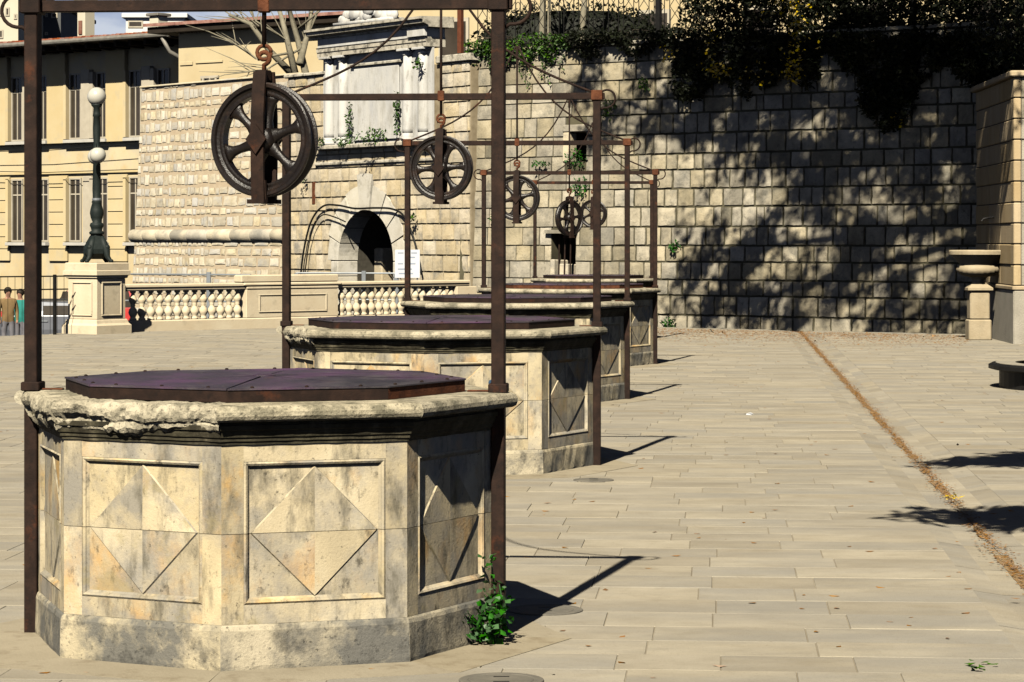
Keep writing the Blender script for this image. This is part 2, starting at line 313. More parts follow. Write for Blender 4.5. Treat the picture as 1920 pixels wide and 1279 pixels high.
# unit slab, top at z = 0, chamfered
def slab_unit():
    b = MB(); e = 0.003
    b.loft([[(-.5, -.5, -1), (.5, -.5, -1), (.5, .5, -1), (-.5, .5, -1)], [(-.5, -.5, -.08), (.5, -.5, -.08), (.5, .5, -.08), (-.5, .5, -.08)],
            [(-.5 + e, -.5 + e, 0), (.5 - e, -.5 + e, 0), (.5 - e, .5 - e, 0), (-.5 + e, .5 - e, 0)]], False, True)
    return b
def clip(poly, f):
    out = []
    for i in range(len(poly)):
        p, q = poly[i - 1], poly[i]; fp, fq = f(p), f(q)
        if (fp >= 0) != (fq >= 0):
            t = fp / (fp - fq); out.append((p[0] + (q[0] - p[0]) * t, p[1] + (q[1] - p[1]) * t))
        if fq >= 0: out.append(q)
    return out
for sg in (-1, 1):
    cp = clip(edge, lambda p: sg * (ab(p)[1] - 1.50) - 0.299)
    MB().quad([(x, y, -0.004) for x, y in cp]).build('joint_bed', M['joint'], plaza)
slab_me = slab_unit().mesh('paving_slab', M['pave'])
sv, sf = slab_unit().v, slab_unit().f
DRB, DRW = 1.50, 0.30
slabs = []; a = 3.0
while a < 55:
    dpt = random.choice([0.36, 0.38, 0.40, 0.43]); 
    for (lo, hi) in ((-14.5, DRB - DRW), (DRB + DRW, 13.5)):
        b = lo - U(0, .5) if lo < -13 else lo
        while b < hi - 0.02:
            w = U(0.38, 0.70); 
            if hi - (b + w) < 0.35: w = hi - b
            if b + w > hi: w = hi - b
            p = sq(a + dpt / 2, b + w / 2)
            if abs(p.x) < 0.2 * p.y + 4.5 and inside_edge(p.x, p.y): slabs.append((p, w, dpt))
            b += w
    a += dpt
def hidden(p):
    for W in WELLS:
        if hypot(p.x - W['c'][0], p.y - W['c'][1]) < 0.85 * W['k']: return True
    return False
vis = [s for s in slabs if abs(s[0].x) < 0.192 * s[0].y + 0.35 and not hidden(s[0]) and s[0].y > 8.9]
vis.sort(key=lambda s: s[0].y); single = set(id(s) for s in vis[:300])
rest = MB()
for s in slabs:
    p, w, d = s; g = 0.0038; z = U(-0.0015, 0.0015)
    if id(s) in single:
        link('paving_slab', slab_me, plaza, (p.x, p.y, z), (0, 0, PLAZA_ROT), (w - g, d - g, 0.04))
    else:
        i0 = len(rest.v)
        for v in sv:
            q = p + BX * (v[0] * (w - g)) + AX * (v[1] * (d - g)); rest.v.append((q.x, q.y, z + v[2] * 0.04))
        rest.f += [tuple(i0 + i for i in f) for f in sf]
tag(rest.build('paving_slabs', M['pave'], plaza), kind='stuff')

# drain channel: sunken strip of long stones, leaf litter along its middle
dr = link('drain_channel', None, None); tag(dr, 'shallow stone drain channel running to the wall', kind='structure')
a = 3.0; k = 0
while a < 51.5:
    ln = U(0.9, 1.3)
    for sgn in (-1, 1):
        b = MB(); i, o = 0.004, DRW - 0.0005
        P = [sq(a + .004, DRB + sgn * i, -0.030), sq(a + .004, DRB + sgn * (o + .004), -0.0025), sq(a + ln - .004, DRB + sgn * (o + .004), -0.0025), sq(a + ln - .004, DRB + sgn * i, -0.030)]
        mid = [sq(a + .004, DRB + sgn * o * .55, -0.024), sq(a + ln - .004, DRB + sgn * o * .55, -0.024)]
        b.quad([P[0], mid[0], mid[1], P[3]] if sgn > 0 else [P[3], mid[1], mid[0], P[0]])
        b.quad([mid[0], P[1], P[2], mid[1]] if sgn > 0 else [mid[1], P[2], P[1], mid[0]])
        b.build('channel_stone', M['pave'], dr)
    a += ln
b = MB(); b.quad([sq(3.0, DRB - DRW, -0.034), sq(3.0, DRB + DRW, -0.034), sq(51.6, DRB + DRW, -0.034), sq(51.6, DRB - DRW, -0.034)]); 
b.build('channel_bed', M['joint'], dr)
def litter(n, place, size, m, name, parent=None):
    pts = [place() for _ in range(n)]
    o = leaves(pts, size, flat=0.93, fold=0.15, asp=0.6).build(name, M[m], parent); return o
def drain_spot():
    a = 8.6 + 43 * R(); w = 0.030 + 0.028 * noise.noise(Vector((a * 0.8, 0, 0)))
    return sq(a, DRB + random.gauss(0, w), U(-0.022, -0.008))
tag(litter(9000, drain_spot, 0.024, 'oleaf', 'leaf_litter'), 'rusty brown leaf litter along the drain channel', 'leaf litter', kind='stuff')
rb = MB(); L_, R_ = [], []
for q in range(430):
    a_ = 8.6 + q * .1; w_ = .032 + .030 * noise.noise(Vector((a_ * 1.1, 4, 0))) + .018 * noise.noise(Vector((a_ * 5, 9, 0))); m_ = .02 * noise.noise(Vector((a_ * .7, 1, 0)))
    L_.append(sq(a_, DRB + m_ - w_, -.0262)); R_.append(sq(a_, DRB + m_ + w_ * U(.7, 1.1), -.0262))
for q in range(429):
    if noise.noise(Vector((q * .09, 7.7, 0))) > -.18: rb.quad([L_[q], R_[q], R_[q + 1], L_[q + 1]])
rb.build('litter_bed', M['litter'], dr)
def square_spot():
    d = 9 + 38 * R() ** 1.3
    return Vector((U(-0.2, 0.2) * d, d, 0.004))
tag(litter(420, square_spot, 0.05, 'oleaf', 'fallen_leaves'), 'brown leaves scattered over the paving', 'leaves', kind='stuff')
def wall_spot():
    s = R(); t = abs(random.gauss(0, 1.9)); p = Vector((2.0, 51.2, 0)).lerp(Vector((8.1, 46.6, 0)), s)
    return p + Vector((-0.3 * t, -t * 1.3 - 0.2, 0.006))
tag(litter(5200, wall_spot, 0.05, 'oleaf', 'wall_foot_leaves'), 'brown leaf dust lying along the foot of the shaded wall', 'leaves', kind='stuff')
bld = MB()
for (x, y, s) in ((1400, 777, .05),):
    p = at(x, y, 8250 / (y - 452)); bld = leaves([(p.x, p.y, .012), (p.x + .05, p.y + .1, .012)], .13, flat=.9, asp=.8)
tag(bld.build('paper_scrap', M['board']), 'crumpled white scrap of paper lying on the paving right of the wells', 'paper')
for (x, y, nm) in ((1838, 1252, 'green sprig lying on the paving at the lower right corner'), (1785, 935, 'yellow green sprig lying in the drain channel')):
    p = at(x, y, 8250 / (y - 452)); pts = [Vector((p.x + U(-.05, .05), p.y + U(-.1, .1), U(.004, .02))) for _ in range(16)]
    tag(leaves(pts, .045, flat=.8).build('sprig', M['leaf'] if x > 1800 else M['yleaf']), nm, 'sprig')
# round cover plates set in the paving
for i, (x, y, r, lab) in enumerate(((1022, 1145, .17, 'round iron cover plate in the shadow beside the nearest well'), (1113, 901, .14, 'round iron cover plate beside the second well'),
                                    (940, 1277, .16, 'round iron cover plate at the bottom edge, in front of the nearest well'))):
    d = 8250 / (y - 452); g = thing('cover_plate', lab, 'manhole cover', (rx(x, d), d, 0.004), group='cover plates in the paving')
    MB().lathe([(r, -.004), (r, .001), (r * .98, .003), (r * .80, .003), (r * .78, .001)], 28).build('ring', M['oldiron'], g)
    b = MB().lathe([(r * .76, -.004), (r * .76, .002), (r * .74, .003)], 28); b.build('plate', M['oldiron'], g)
    for q in (-1, 1): MB().box(-.03, .03, q * r * .35 - .006, q * r * .35 + .006, .003, .0045).build('lift_slot', M['blackiron'], g)

# ---------------------------------------------------------------- wells
T8 = tan(pi / 8)
def pmesh(name, prof, m, nx=1, dmg=None, seed=0, smooth=False, x0=-1, x1=1):
    """profile of (apothem, z) swept along one side of the octagon, mitred at the corners; dmg(x01, a, z) moves points"""
    b = MB(); rings = []
    for i in range(nx + 1):
        t = x0 + (x1 - x0) * i / nx; ring = []
        for (a, z) in prof:
            x = a * T8 * t; aa, zz = a, z
            if dmg: aa, zz = dmg(t, a, z, seed)
            ring.append((x, -aa, zz))
        rings.append(ring)
    b.loft(rings, True, True)
    return b.mesh(name, m, smooth)
def worn(amt, fs=9.0):
    def f(t, a, z, s):
        p = Vector((t * 0.45 * fs, a * fs, z * fs + s * 7.7)); k = noise.noise(p) + .5 * noise.noise(p * 2.3)
        edge = 1.0 if a > 0.92 and z < 1.019 else 0.4
        return a - amt * edge * (0.5 + k) , z + amt * .35 * k
    return f
def broken(t, a, z, s):
    if a < 0.8: return a, z
    x = t * .4; p = Vector((x * 5.5, a * 7, z * 8 + s)); k = noise.noise(p) + .55 * noise.noise(p * 2.4) + .4 * abs(noise.noise(p * 5.5)) + .22 * noise.noise(p * 13)
    aa = a - 0.024 * (0.3 + k); zz = z + 0.012 * noise.noise(p * 2 + Vector((9, 0, 0))) + .006 * noise.noise(p * 9)
    if z < .95: zz += .030 * (noise.noise(Vector((x * 9, 3.3, s))) + .5 * noise.noise(Vector((x * 23, 1.3, s))))
    return aa, zz
BODY = 0.965 * cos(pi / 8)
def well_meshes(k):
    B = BODY * k; P = B + 0.016; me = {}
    me['plinth_block'] = pmesh('plinth_block', [(B - .2, 0), (P, 0), (P + .002, .02), (P, .155), (P - .006, .170), (P - .016, .178), (B - .2, .178)], M['plinth'], 16, worn(.008, 14))
    hw = B * T8; pw = hw * 0.765; z0, zj, z1 = 0.178, 0.525, 0.868; pz0, pz1 = 0.252, 0.802; dp = 0.015
    for nm, za, zb, ra, rb in (('lower_block', z0, zj - .0012, pz0, zj - .0012), ('upper_block', zj + .0012, z1, zj + .0012, pz1)):
        b = MB()
        def bar(xa, xb, ya, yb, zc, zd):
            f = lambda x, y: x if abs(x) < hw - 1e-6 else (1 if x > 0 else -1) * (-y) * T8
            b.hexa([(f(xa, ya), ya, zc), (f(xb, ya), ya, zc), (f(xb, yb), yb, zc), (f(xa, yb), yb, zc), (f(xa, ya), ya, zd), (f(xb, ya), ya, zd), (f(xb, yb), yb, zd), (f(xa, yb), yb, zd)])
        bar(-hw, -pw, -B, -B + dp, za, zb); bar(pw, hw, -B, -B + dp, za, zb)
        if nm == 'lower_block': bar(-pw, pw, -B, -B + dp, za, ra)
        else: bar(-pw, pw, -B, -B + dp, rb, zb)
        bar(-hw, hw, -B + dp, -B + .16, za, zb)
        me[nm] = b.mesh(nm, M['well'])
    # moulded frame inside the recess
    def fr(nm, za, zb, side):
        b = MB(); g = 0.008; w = 0.026
        prof = [(0, -B + .002), (g, -B - .004), (g * 2, -B + .001), (w * .7, -B + .007), (w, -B + .0147)]
        def strip(pts_of):
            rings = [[pts_of(o, y, e) for o, y in prof] for e in (0, 1)]
            b.loft(rings, False, False, False)
        m = lambda o, e, s: s * (pw - o)
        for s in (-1, 1):
            if side == 'lower': strip(lambda o, y, e, s=s: (s * (pw - o), y, za + o if e == 0 else zb))
            else: strip(lambda o, y, e, s=s: (s * (pw - o), y, za if e == 0 else zb - o))
        if side == 'lower': strip(lambda o, y, e: ((-1 if e == 0 else 1) * (pw - o), y, za + o))
        else: strip(lambda o, y, e: ((-1 if e == 0 else 1) * (pw - o), y, zb - o))
        return b.mesh(nm, M['well'])
    me['panel_frame'] = [fr('panel_frame', pz0, zj - .0012, 'lower'), fr('panel_frame', zj + .0012, pz1, 'upper')]
    # raised lozenge, in two halves with the joint between
    def loz(zt, zm, sg):
        b = MB(); x = pw - .030; yb = -B + dp - .0005; y1 = -B + .0085; y2 = -B + .0060
        base = [(-x, zm), (x, zm), (0, zt)]
        e = 0.004
        lift = [(-x + e * 1.5, zm), (x - e * 1.5, zm), (0, zt - sg * e * 1.5)]
        A = [(p[0], yb, p[1]) for p in base]; C = [(p[0], y1, p[1]) for p in lift]; top = (0, y2, zm)
        b.quad([A[0], A[2], C[2], C[0]]); b.quad([A[2], A[1], C[1], C[2]]); b.quad([A[1], A[0], C[0], C[1]])
        b.quad([C[0], C[2], top]); b.quad([C[2], C[1], top]); b.quad([C[1], C[0], top])
        return b.mesh('lozenge', M['well'])
    me['lozenge'] = [loz(pz0 + .02, zj - .0012, -1), loz(pz1 - .02, zj + .0012, 1)]
    o = B
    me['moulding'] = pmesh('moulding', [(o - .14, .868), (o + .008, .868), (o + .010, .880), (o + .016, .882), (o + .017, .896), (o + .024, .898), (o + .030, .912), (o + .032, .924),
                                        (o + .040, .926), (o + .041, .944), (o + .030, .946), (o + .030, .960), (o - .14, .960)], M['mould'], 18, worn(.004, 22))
    bn = [(o - .30, .958), (o + .050, .958)] + [(o + .063 + .032 * cos(t), .990 + .031 * sin(t)) for t in [radians(q) for q in (-75, -45, -15, 15, 45, 75)]] + [(o - .02, 1.0225), (o - .30, 1.022)]
    me['rim_block'] = pmesh('rim_block', bn, M['rim'], 30, worn(.0022, 16))
    bb = [(o - .30, .958), (o - .0, .920), (o + .025, .905), (o + .045, .918), (o + .058, .935)] + [(o + .046 + .026 * cos(t), .985 + .036 * sin(t)) for t in [radians(q) for q in (-70, -45, -20, 5, 30, 55, 80)]] + [(o - .02, 1.0225), (o - .30, 1.022)]
    me['broken_rim'] = [pmesh('rim_block', bb, M['rim'], 90, broken, s, False) for s in (1.3, 5.9)]
    me['core'] = MB().lathe([(BODY * k * 1.0 - .05, .0), (BODY * k * 1.0 - .05, .93)], 8)
    return me
def octring(name, m, R0, R1, z0, z1):
    pass
lab = ['octagonal limestone well nearest the camera with its rim broken at the left', 'second stone well from the camera, with a small blue dot on a panel',
       'third stone well from the camera, in the middle of the row', 'fourth stone well from the camera, second from the far end', 'small farthest stone well, seen just over the fourth']
lidlab = ['purple black metal lid on the nearest well', 'dark metal lid on the second well from the camera', 'dark metal lid on the third well from the camera',
          'rust brown lid on the fourth well from the camera', 'grey lid on the farthest well']
ROT0 = PLAZA_ROT
SETS = {}
for wi, W in enumerate(WELLS):
    k = W['k']
    if k not in SETS: SETS[k] = well_meshes(k)
    S = SETS[k]
    t = thing('stone_well', lab[wi], 'well', (W['c'][0], W['c'][1], 0), ROT0, 'octagonal wells in a row across the square')
    cb = MB(); Rc = BODY * k - .06
    cb.loft([[(Rc / cos(pi / 8) * sin(j * pi / 4), -Rc / cos(pi / 8) * cos(j * pi / 4), z) for j in range(8)] for z in (.0, 1.0)], True, True)
    cb.build('well_core', M['core'], t)
    for j in range(8):
        ra = (0, 0, pi / 8 + j * pi / 4)      # side j runs from corner j to corner j+1
        for nm in ('plinth_block', 'lower_block', 'upper_block'): link(nm, S[nm], t, None, ra)
        for me in S['panel_frame']: link('panel_frame', me, t, None, ra)
        for me in S['lozenge']: link('lozenge', me, t, None, ra)
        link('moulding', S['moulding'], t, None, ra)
        if wi == 0 and j in (6, 7): tag(link('rim_block', S['broken_rim'][j - 6], t, None, ra), 'broken rough rim stone')
        elif wi == 1 and j == 6: tag(link('rim_block', S['broken_rim'][0], t, None, ra), 'broken corner of the rim')
        else: link('rim_block', S['rim_block'], t, None, ra)
    if wi == 1:
        o = MB().lathe([(.022, -.004), (.022, .002), (.016, .004)], 14).build('blue_dot', M['bluedot'], t)
        o.rotation_euler = (radians(90), 0, pi / 8); n = Vector((sin(pi / 8), -cos(pi / 8), 0)); q = n * (BODY * k - .004) + Vector((cos(pi / 8), sin(pi / 8), 0)) * 0.06
        o.location = (q.x, q.y, 0.655)
    # ring of apron stones round the foot
    ap = thing('well_apron', 'ring of worn flat stones round the foot of the ' + ['nearest well', 'second well from the camera', 'third well from the camera', 'fourth well from the camera', 'farthest well'][wi], 'paving', (W['c'][0], W['c'][1], 0), ROT0, 'apron stones round the wells')
    A0, A1 = BODY * k - .05, BODY * k + .30
    for j in range(8):
        b = MB(); a0, a1 = A0, A1; h = .006
        b.loft([[(-a1 * T8 + .002, -a1, -.02), (a1 * T8 - .002, -a1, -.02), (a0 * T8, -a0, -.02), (-a0 * T8, -a0, -.02)], [(-a1 * T8 + .002, -a1, h - .004), (a1 * T8 - .002, -a1, h - .004), (a0 * T8, -a0, h), (-a0 * T8, -a0, h)]], True, True)
        b.build('apron_stone', M['apron'], ap, rot=(0, 0, pi / 8 + j * pi / 4))
    # lid
    cv = thing('well_cover', lidlab[wi], 'lid', (W['c'][0], W['c'][1], 1.024), ROT0, 'metal lids on the wells')
    Rl = .845 * k * (1 if wi else 1); zs, za = .046, .058
    V = lambda j, r, z: (r * sin(j * pi / 4), -r * cos(j * pi / 4), z)
    for j in range(8):
        b = MB(); b.hexa([V(j, Rl - .012, 0), V(j, Rl, 0), V(j + 1, Rl, 0), V(j + 1, Rl - .012, 0), V(j, Rl - .012, zs), V(j, Rl, zs), V(j + 1, Rl, zs), V(j + 1, Rl - .012, zs)])
        b.build('skirt', M['rust'] if (wi == 3 or (wi == 0 and j == 1)) else M['iron'], cv)
        b = MB(); g = .002; c0, c1 = V(j + .003, Rl + .004, zs + .001), V(j + .997, Rl + .004, zs + .001)
        dz = U(0, .003); b.loft([[c0, c1, V(j + .5, .03, za)], [tuple(Vector(c0) + Vector((0, 0, .005 + dz))), tuple(Vector(c1) + Vector((0, 0, .005 + dz))), tuple(Vector(V(j + .5, .02, za)) + Vector((0, 0, .005)))]], True, True)
        b.build('lid_panel', M['lid'], cv)
        for f_ in (.15, .5, .85):
            q = Vector(V(j, Rl - .03, zs + .008)).lerp(Vector(V(j + 1, Rl - .03, zs + .008)), f_)
            MB().lathe([(.008, 0), (.008, .003), (.004, .006)], 8).build('rivet', M['iron'], cv, loc=q)
    MB().lathe([(.05, za + .002), (.05, za + .008), (.03, za + .012)], 12).build('lid_cap', M['lid'], cv)

# ---------------------------------------------------------------- iron frames with pulleys
fl = ['tall rusty iron frame straddling the nearest well', 'rusty iron frame straddling the second well from the camera', 'rusty iron frame straddling the third well from the camera',
      'rusty iron frame straddling the fourth well from the camera', 'rusty iron frame straddling the farthest well']
plb = ['large black six spoked pulley wheel over the nearest well', 'six spoked pulley wheel over the second well, pale scrape at its top', 'grey pulley wheel over the third well, half behind a post',
       'pulley wheel turned nearly edge on over the fourth well', 'small pulley wheel over the farthest well, behind a post']
def wheel_meshes():
    me = {}
    n = 72; ro = .240; w = .034
    half = [(.186, -w * .30), (.186, -w * .62), (.194, -w * .66), (.204, -w * .62), (.215, -w * .74), (.221, -w * 1.02), (.234, -w * 1.05), (ro, -w * .92), (ro, -w * .70), (.230, -w * .55), (.222, -w * .2)]
    prof = half + [(r, -y) for r, y in reversed(half)]
    b = MB(); rings = [[(r * cos(2 * pi * i / n), y, r * sin(2 * pi * i / n)) for r, y in prof] for i in range(n)]
    rings.append(rings[0]); b.loft(rings); me['rim'] = b.mesh('wheel_rim', M['wheel'], False)
    b = MB(); st = []
    for (r, hw, th) in ((.03, .040, .020), (.055, .034, .019), (.085, .022, .015), (.12, .0185, .014), (.15, .022, .014), (.172, .034, .014), (.190, .058, .014)):
        st.append([(-hw, 0, r), (-hw * .75, -th, r), (0, -th * 1.25, r), (hw * .75, -th, r), (hw, 0, r), (hw * .75, th, r), (0, th * 1.25, r), (-hw * .75, th, r)])
    b.loft(st, True, True); me['spoke'] = b.mesh('spoke', M['wheel'], True)
    b = MB(); rings = [[(r * cos(2 * pi * i / 20), y, r * sin(2 * pi * i / 20)) for i in range(20)] for r, y in ((.030, -.046), (.046, -.044), (.052, -.03), (.060, -.018), (.060, .018), (.052, .03), (.046, .044), (.030, .046))]
    b.loft(rings, True, True); me['hub'] = b.mesh('hub', M['wheel'], True)
    return me
WM = wheel_meshes()
def strap(sg, top):
    """flat bar beside the wheel, with a lozenge boss at the axle and a turned-out foot"""
    b = MB(); y0, y1 = sg * .050, sg * .062
    def seg(pts, hw, t0=y0, t1=y1):
        b.loft([[(-hw, a, z), (hw, a, z), (hw, c, z), (-hw, c, z)] for (z, a, c) in pts], True, True)
    seg([(top, sg * .028, sg * .040), (.20, sg * .040, sg * .052), (.10, y0, y1), (.0, y0, y1), (-.10, y0, y1), (-.262, sg * .044, sg * .056)], .030)
    seg([(-.268, sg * .044, sg * .075), (-.250, sg * .044, sg * .075)], .040)
    seg([(-.262, sg * .028, sg * .044), (-.17, sg * .0405, sg * .0525)], .034)
    b.prism([(0, .062), (.048, 0), (0, -.062), (-.048, 0)], y1 + sg * .0005, y1 + sg * .012)
    return b
for wi, W in enumerate(WELLS):
    k = W['k']; hb = .985 * k; bz = W['beam']; cx, cy = W['c']
    f = thing('well_gantry', fl[wi], 'gantry', (cx, cy, 0), ROT0, 'iron frames over the wells')
    pw, pd, bh = .0275, .044, .050
    for s in (-1, 1):
        MB().bbox(s * hb - pw, s * hb + pw, -pd, pd, 0.0, bz + .001 + (.0 if wi == 0 else .0), .004).build('post', M['iron'], f)
        MB().bbox(s * hb - pw - .014, s * hb + pw + .014, -pd - .012, pd + .012, bz - .006, bz + bh + .018, .004).build('collar', M['rust'] if wi else M['iron'], f)
        MB().bbox(s * hb - pw - .012, s * hb + pw + .012, -pd - .01, pd + .01, 1.020, 1.058, .004).build('rim_clamp', M['iron'], f)
        MB().bbox(s * hb - (.13 if s > 0 else -.02), s * hb + (-.02 if s > 0 else .13), -.02, .02, 1.0232, 1.030, .002).build('clamp_strap', M['rust'], f)
        # scroll outside the post head
        pts = []
        for q in range(15):
            t = radians(-105 + q * 16); r = .078 - .0018 * q
            pts.append((s * (hb + pw + .028 + r * cos(t) + .012), 0, bz + .015 + r * sin(t) ))
        pts = [(s * (hb + pw), 0, bz - .075)] + pts
        MB().tube(pts, .008, 7).build('scroll', M['iron'], f, True)
        # curved tie rod up to the crown
        pts = []
        for q in range(13):
            u = q / 12; pts.append((s * (hb * (1 - u) + .012 * u), 0, bz + bh + .012 + .45 * u + .55 * u ** 4 - 0.02))
        MB().tube(pts, .0095, 7).build('tie_rod', M['iron'], f, True)
    MB().bbox(-hb - pw - .030, hb + pw + .030, -.022, .022, bz + .0005, bz + bh, .004).build('beam', M['iron'], f)
    MB().bbox(-.024, .024, -.026, .026, bz - .006, bz + bh + .02, .004).build('centre_collar', M['rust'], f)
    MB().tube([(0, 0, bz + .9), (0, 0, bz + 1.04)], .016, 8).build('crown_knob', M['iron'], f)
    hk = W['wz'] + .345          # top of the pulley's hook
    ring_z = hk + .02
    MB().tube([(0, 0, ring_z + .02), (0, 0, bz + 1.02)], .010, 8).build('hanger_rod', M['iron'], f, True)
    rp = [(.030 * cos(t), 0, ring_z + .030 * sin(t)) for t in [2 * pi * q / 14 for q in range(15)]]
    MB().tube(rp, .0085, 7).build('hanger_ring', M['rust'], f, True)
    # pulley
    p = thing('hanging_pulley', plb[wi], 'pulley', (cx, cy, W['wz']), ROT0 + radians(W['yaw']), 'pulley wheels hanging over the wells')
    ph = U(0, 60)
    link('wheel_rim', WM['rim'], p)
    for q in range(6): link('spoke', WM['spoke'], p, None, (0, radians(q * 60 + ph), 0))
    link('hub', WM['hub'], p)
    for sg in (-1, 1): strap(sg, .285).build('strap', M['iron'], p)
    MB().bbox(-.022, .022, -.027, .027, .245, .292, .004).build('head_block', M['iron'], p)
    hp = [(0, 0, .288), (0, 0, .315)] + [(.026 * sin(t), 0, .341 - .026 * cos(t)) for t in [radians(q) for q in range(20, 291, 27)]]
    MB().tube(hp, [.010] * (len(hp) - 2) + [.008, .005], 8).build('hook', M['rust'], p, True)
    MB().tube([(0, -.07, 0), (0, .07, 0)], .016, 10).build('axle', M['iron'], p)

# ---------------------------------------------------------------- walls
def stone_variants(name, m, nv=6, amp=.10, nf=3, edge_in=.04):
    """unit block: x -.5...5, front at y = 0 going back to y = 1, z 0..1"""
    out = []
    for v in range(nv):
        b = MB(); g = nf
        P = {}
        for i in range(g + 1):
            for j in range(g + 1):
                x, z = i / g, j / g; bd = i in (0, g) or j in (0, g)
                jx = 0 if i in (0, g) else U(-.08, .08); jz = 0 if j in (0, g) else U(-.08, .08)
                e = edge_in
                xx = e * U(.3, 1.3) if i == 0 else (1 - e * U(.3, 1.3) if i == g else x + jx)
                zz = e * U(.3, 1.3) if j == 0 else (1 - e * U(.3, 1.3) if j == g else z + jz)
                y = amp * U(.3, .6) if bd else -amp * U(.0, 1.0)
                P[i, j] = len(b.v); b.v.append((xx - .5, y, zz))
        for i in range(g):
            for j in range(g): b.f.append((P[i, j], P[i + 1, j], P[i + 1, j + 1], P[i, j + 1]))
        loop = [P[i, 0] for i in range(g)] + [P[g, j] for j in range(g)] + [P[i, g] for i in range(g, 0, -1)] + [P[0, j] for j in range(g, 0, -1)]
        back = {}
        for q in loop:
            x, y, z = b.v[q]; back[q] = len(b.v); b.v.append((x, 1, z))
        for a_, c_ in zip(loop, loop[1:] + loop[:1]): b.f.append((c_, a_, back[a_], back[c_]))
        out.append(b)
    return out, [b.mesh(name, m) for b in out]
def masonry(parent, blocks, variants, depth, gap, name, m, limit=300, vis=None, jit=.012):
    """blocks: (u0, u1, z0, z1) in the wall's own frame; the biggest visible ones are single stones, the rest one piece"""
    bs, mes = variants
    order = sorted(blocks, key=lambda q: -(q[1] - q[0]) * (q[3] - q[2]) * (1 if (vis is None or vis(q)) else 0.001))
    rest = MB(); cnt = 0
    for q in order:
        u0, u1, z0, z1 = q; k = random.randrange(len(bs)); w, h = u1 - u0 - gap, z1 - z0 - gap
        if w < .03 or h < .03: continue
        yo = U(-jit, jit)
        if cnt < limit and (vis is None or vis(q)):
            link(name, mes[k], parent, ((u0 + u1) / 2, yo, z0 + gap / 2), None, (w, depth, h)); cnt += 1
        else:
            i0 = len(rest.v)
            for v in bs[k].v: rest.v.append(((u0 + u1) / 2 + v[0] * w, yo + v[1] * depth, z0 + gap / 2 + v[2] * h))
            rest.f += [tuple(i0 + i for i in f) for f in bs[k].f]
    if rest.v: tag(rest.build(name + 's', m, parent), kind='stuff')
def wall_frame(P, Q): return atan2(Q[1] - P[1], Q[0] - P[0]), hypot(Q[0] - P[0], Q[1] - P[1])

PA, PB, PC, PD = (-0.864, 54.03), (-5.03, 59.86), (-9.33, 65.2), (8.35, 47.12)
WTOP = 5.48
# -- long battered ashlar wall on the right
ang, LR = wall_frame(PA, PD); LR += .5; BAT = radians(2.0)
rw = thing('bastion_wall', 'long battered wall of grey squared stones at the back right, dappled with tree shade', 'wall', (PA[0], PA[1], 0), rot=(-BAT, 0, ang))
rw.rotation_mode = 'XYZ'
rw.rotation_euler = (Matrix.Rotation(ang, 3, 'Z') @ Matrix.Rotation(-BAT, 3, 'X')).to_euler()
VA = stone_variants('stone_block', M['ashlar'], 12, .055, 4, .04)
def rw_u(x, y=None):
    k = (x - 960) / 5000; d = 53.38 / (1 + .75 * k); return (Vector((k * d, d)) - Vector(PA)).length * (1 if k * d > PA[0] else -1)
def rw_uz(x, y):
    k = (x - 960) / 5000; d = 53.38 / (1 + .75 * k); return rw_u(x), CAM_H - (y - 452) / 5000 * d
HOLES_R = []
u0, za_ = rw_uz(1030, 516); u1, zb_ = rw_uz(1072, 436); HOLES_R.append((u0 - .0, u1 + .05, za_ - .55, zb_))       # barred embrasure
u2, zc_ = rw_uz(1053, 303); u3, zd_ = rw_uz(1092, 245); HOLES_R.append((u2, u3, zc_, zd_))                          # small square opening
blocks = []; z = -.1; row = 0
while z < WTOP - .05:
    h = U(.285, .395); h = min(h, WTOP - z); u = -U(0, .25) if row % 2 else -.02
    u = max(u, -.02)
    while u < LR:
        w = U(.25, .45) if u > 3.6 else U(.30, .60); 
        if R() < .10: w *= 1.5
        elif R() < .10: w *= .6
        e = min(u + w, LR); cut = [(u, e)]
        for (a0, a1, c0, c1) in HOLES_R:
            if z + h > c0 + .04 and z < c1 - .04:
                nc = []
                for (s0, s1) in cut:
                    if s1 <= a0 or s0 >= a1: nc.append((s0, s1)); continue
                    if s0 < a0: nc.append((s0, a0))
                    if s1 > a1: nc.append((a1, s1))
                cut = nc
        blocks += [(s0, s1, z, z + h) for s0, s1 in cut if s1 - s0 > .06]
        u = e
    z += h; row += 1
masonry(rw, [b for b in blocks if b[0] < 3.4], stone_variants('stone_block', M['ashlar'], 6, .05, 3, .02), .16, .014, 'stone_block', M['ashlar'], 110, lambda q: q[2] > .9)
masonry(rw, [b for b in blocks if b[0] >= 3.4], VA, .20, .020, 'stone_block', M['ashlar'], 190, lambda q: q[3] < 4.4)
# wall body behind the stones, with the openings left free
wb = MB(); yf, yb = .030, 1.2
(a0, a1, c0, c1), (e0, e1, g0, g1) = HOLES_R
wb.box(-.3, a0, yf, yb, -.3, WTOP); wb.box(a1, LR + .4, yf, yb, -.3, c1); wb.box(a0, a1, yf, yb, -.3, c0)
wb.box(a0, e0, yf, yb, c1, WTOP) if e0 > a0 else None
wb.box(e1, LR + .4, yf, yb, c1, WTOP); wb.box(max(a0, e0), e1, yf, yb, c1, g0); wb.box(max(a0, e0), e1, yf, yb, g1, WTOP)
wb.build('wall_body', M['ashlar_joint'], rw)
MB().box(a0 - .3, a1 + .3, .9, .95, c0 - .2, c1 + .2).build('embrasure_back', M['core'], rw)  # near-black sheet, the darkness inside the opening put into its colour
MB().box(e0 - .3, e1 + .3, .7, .75, g0 - .2, g1 + .2).build('opening_back', M['core'], rw)
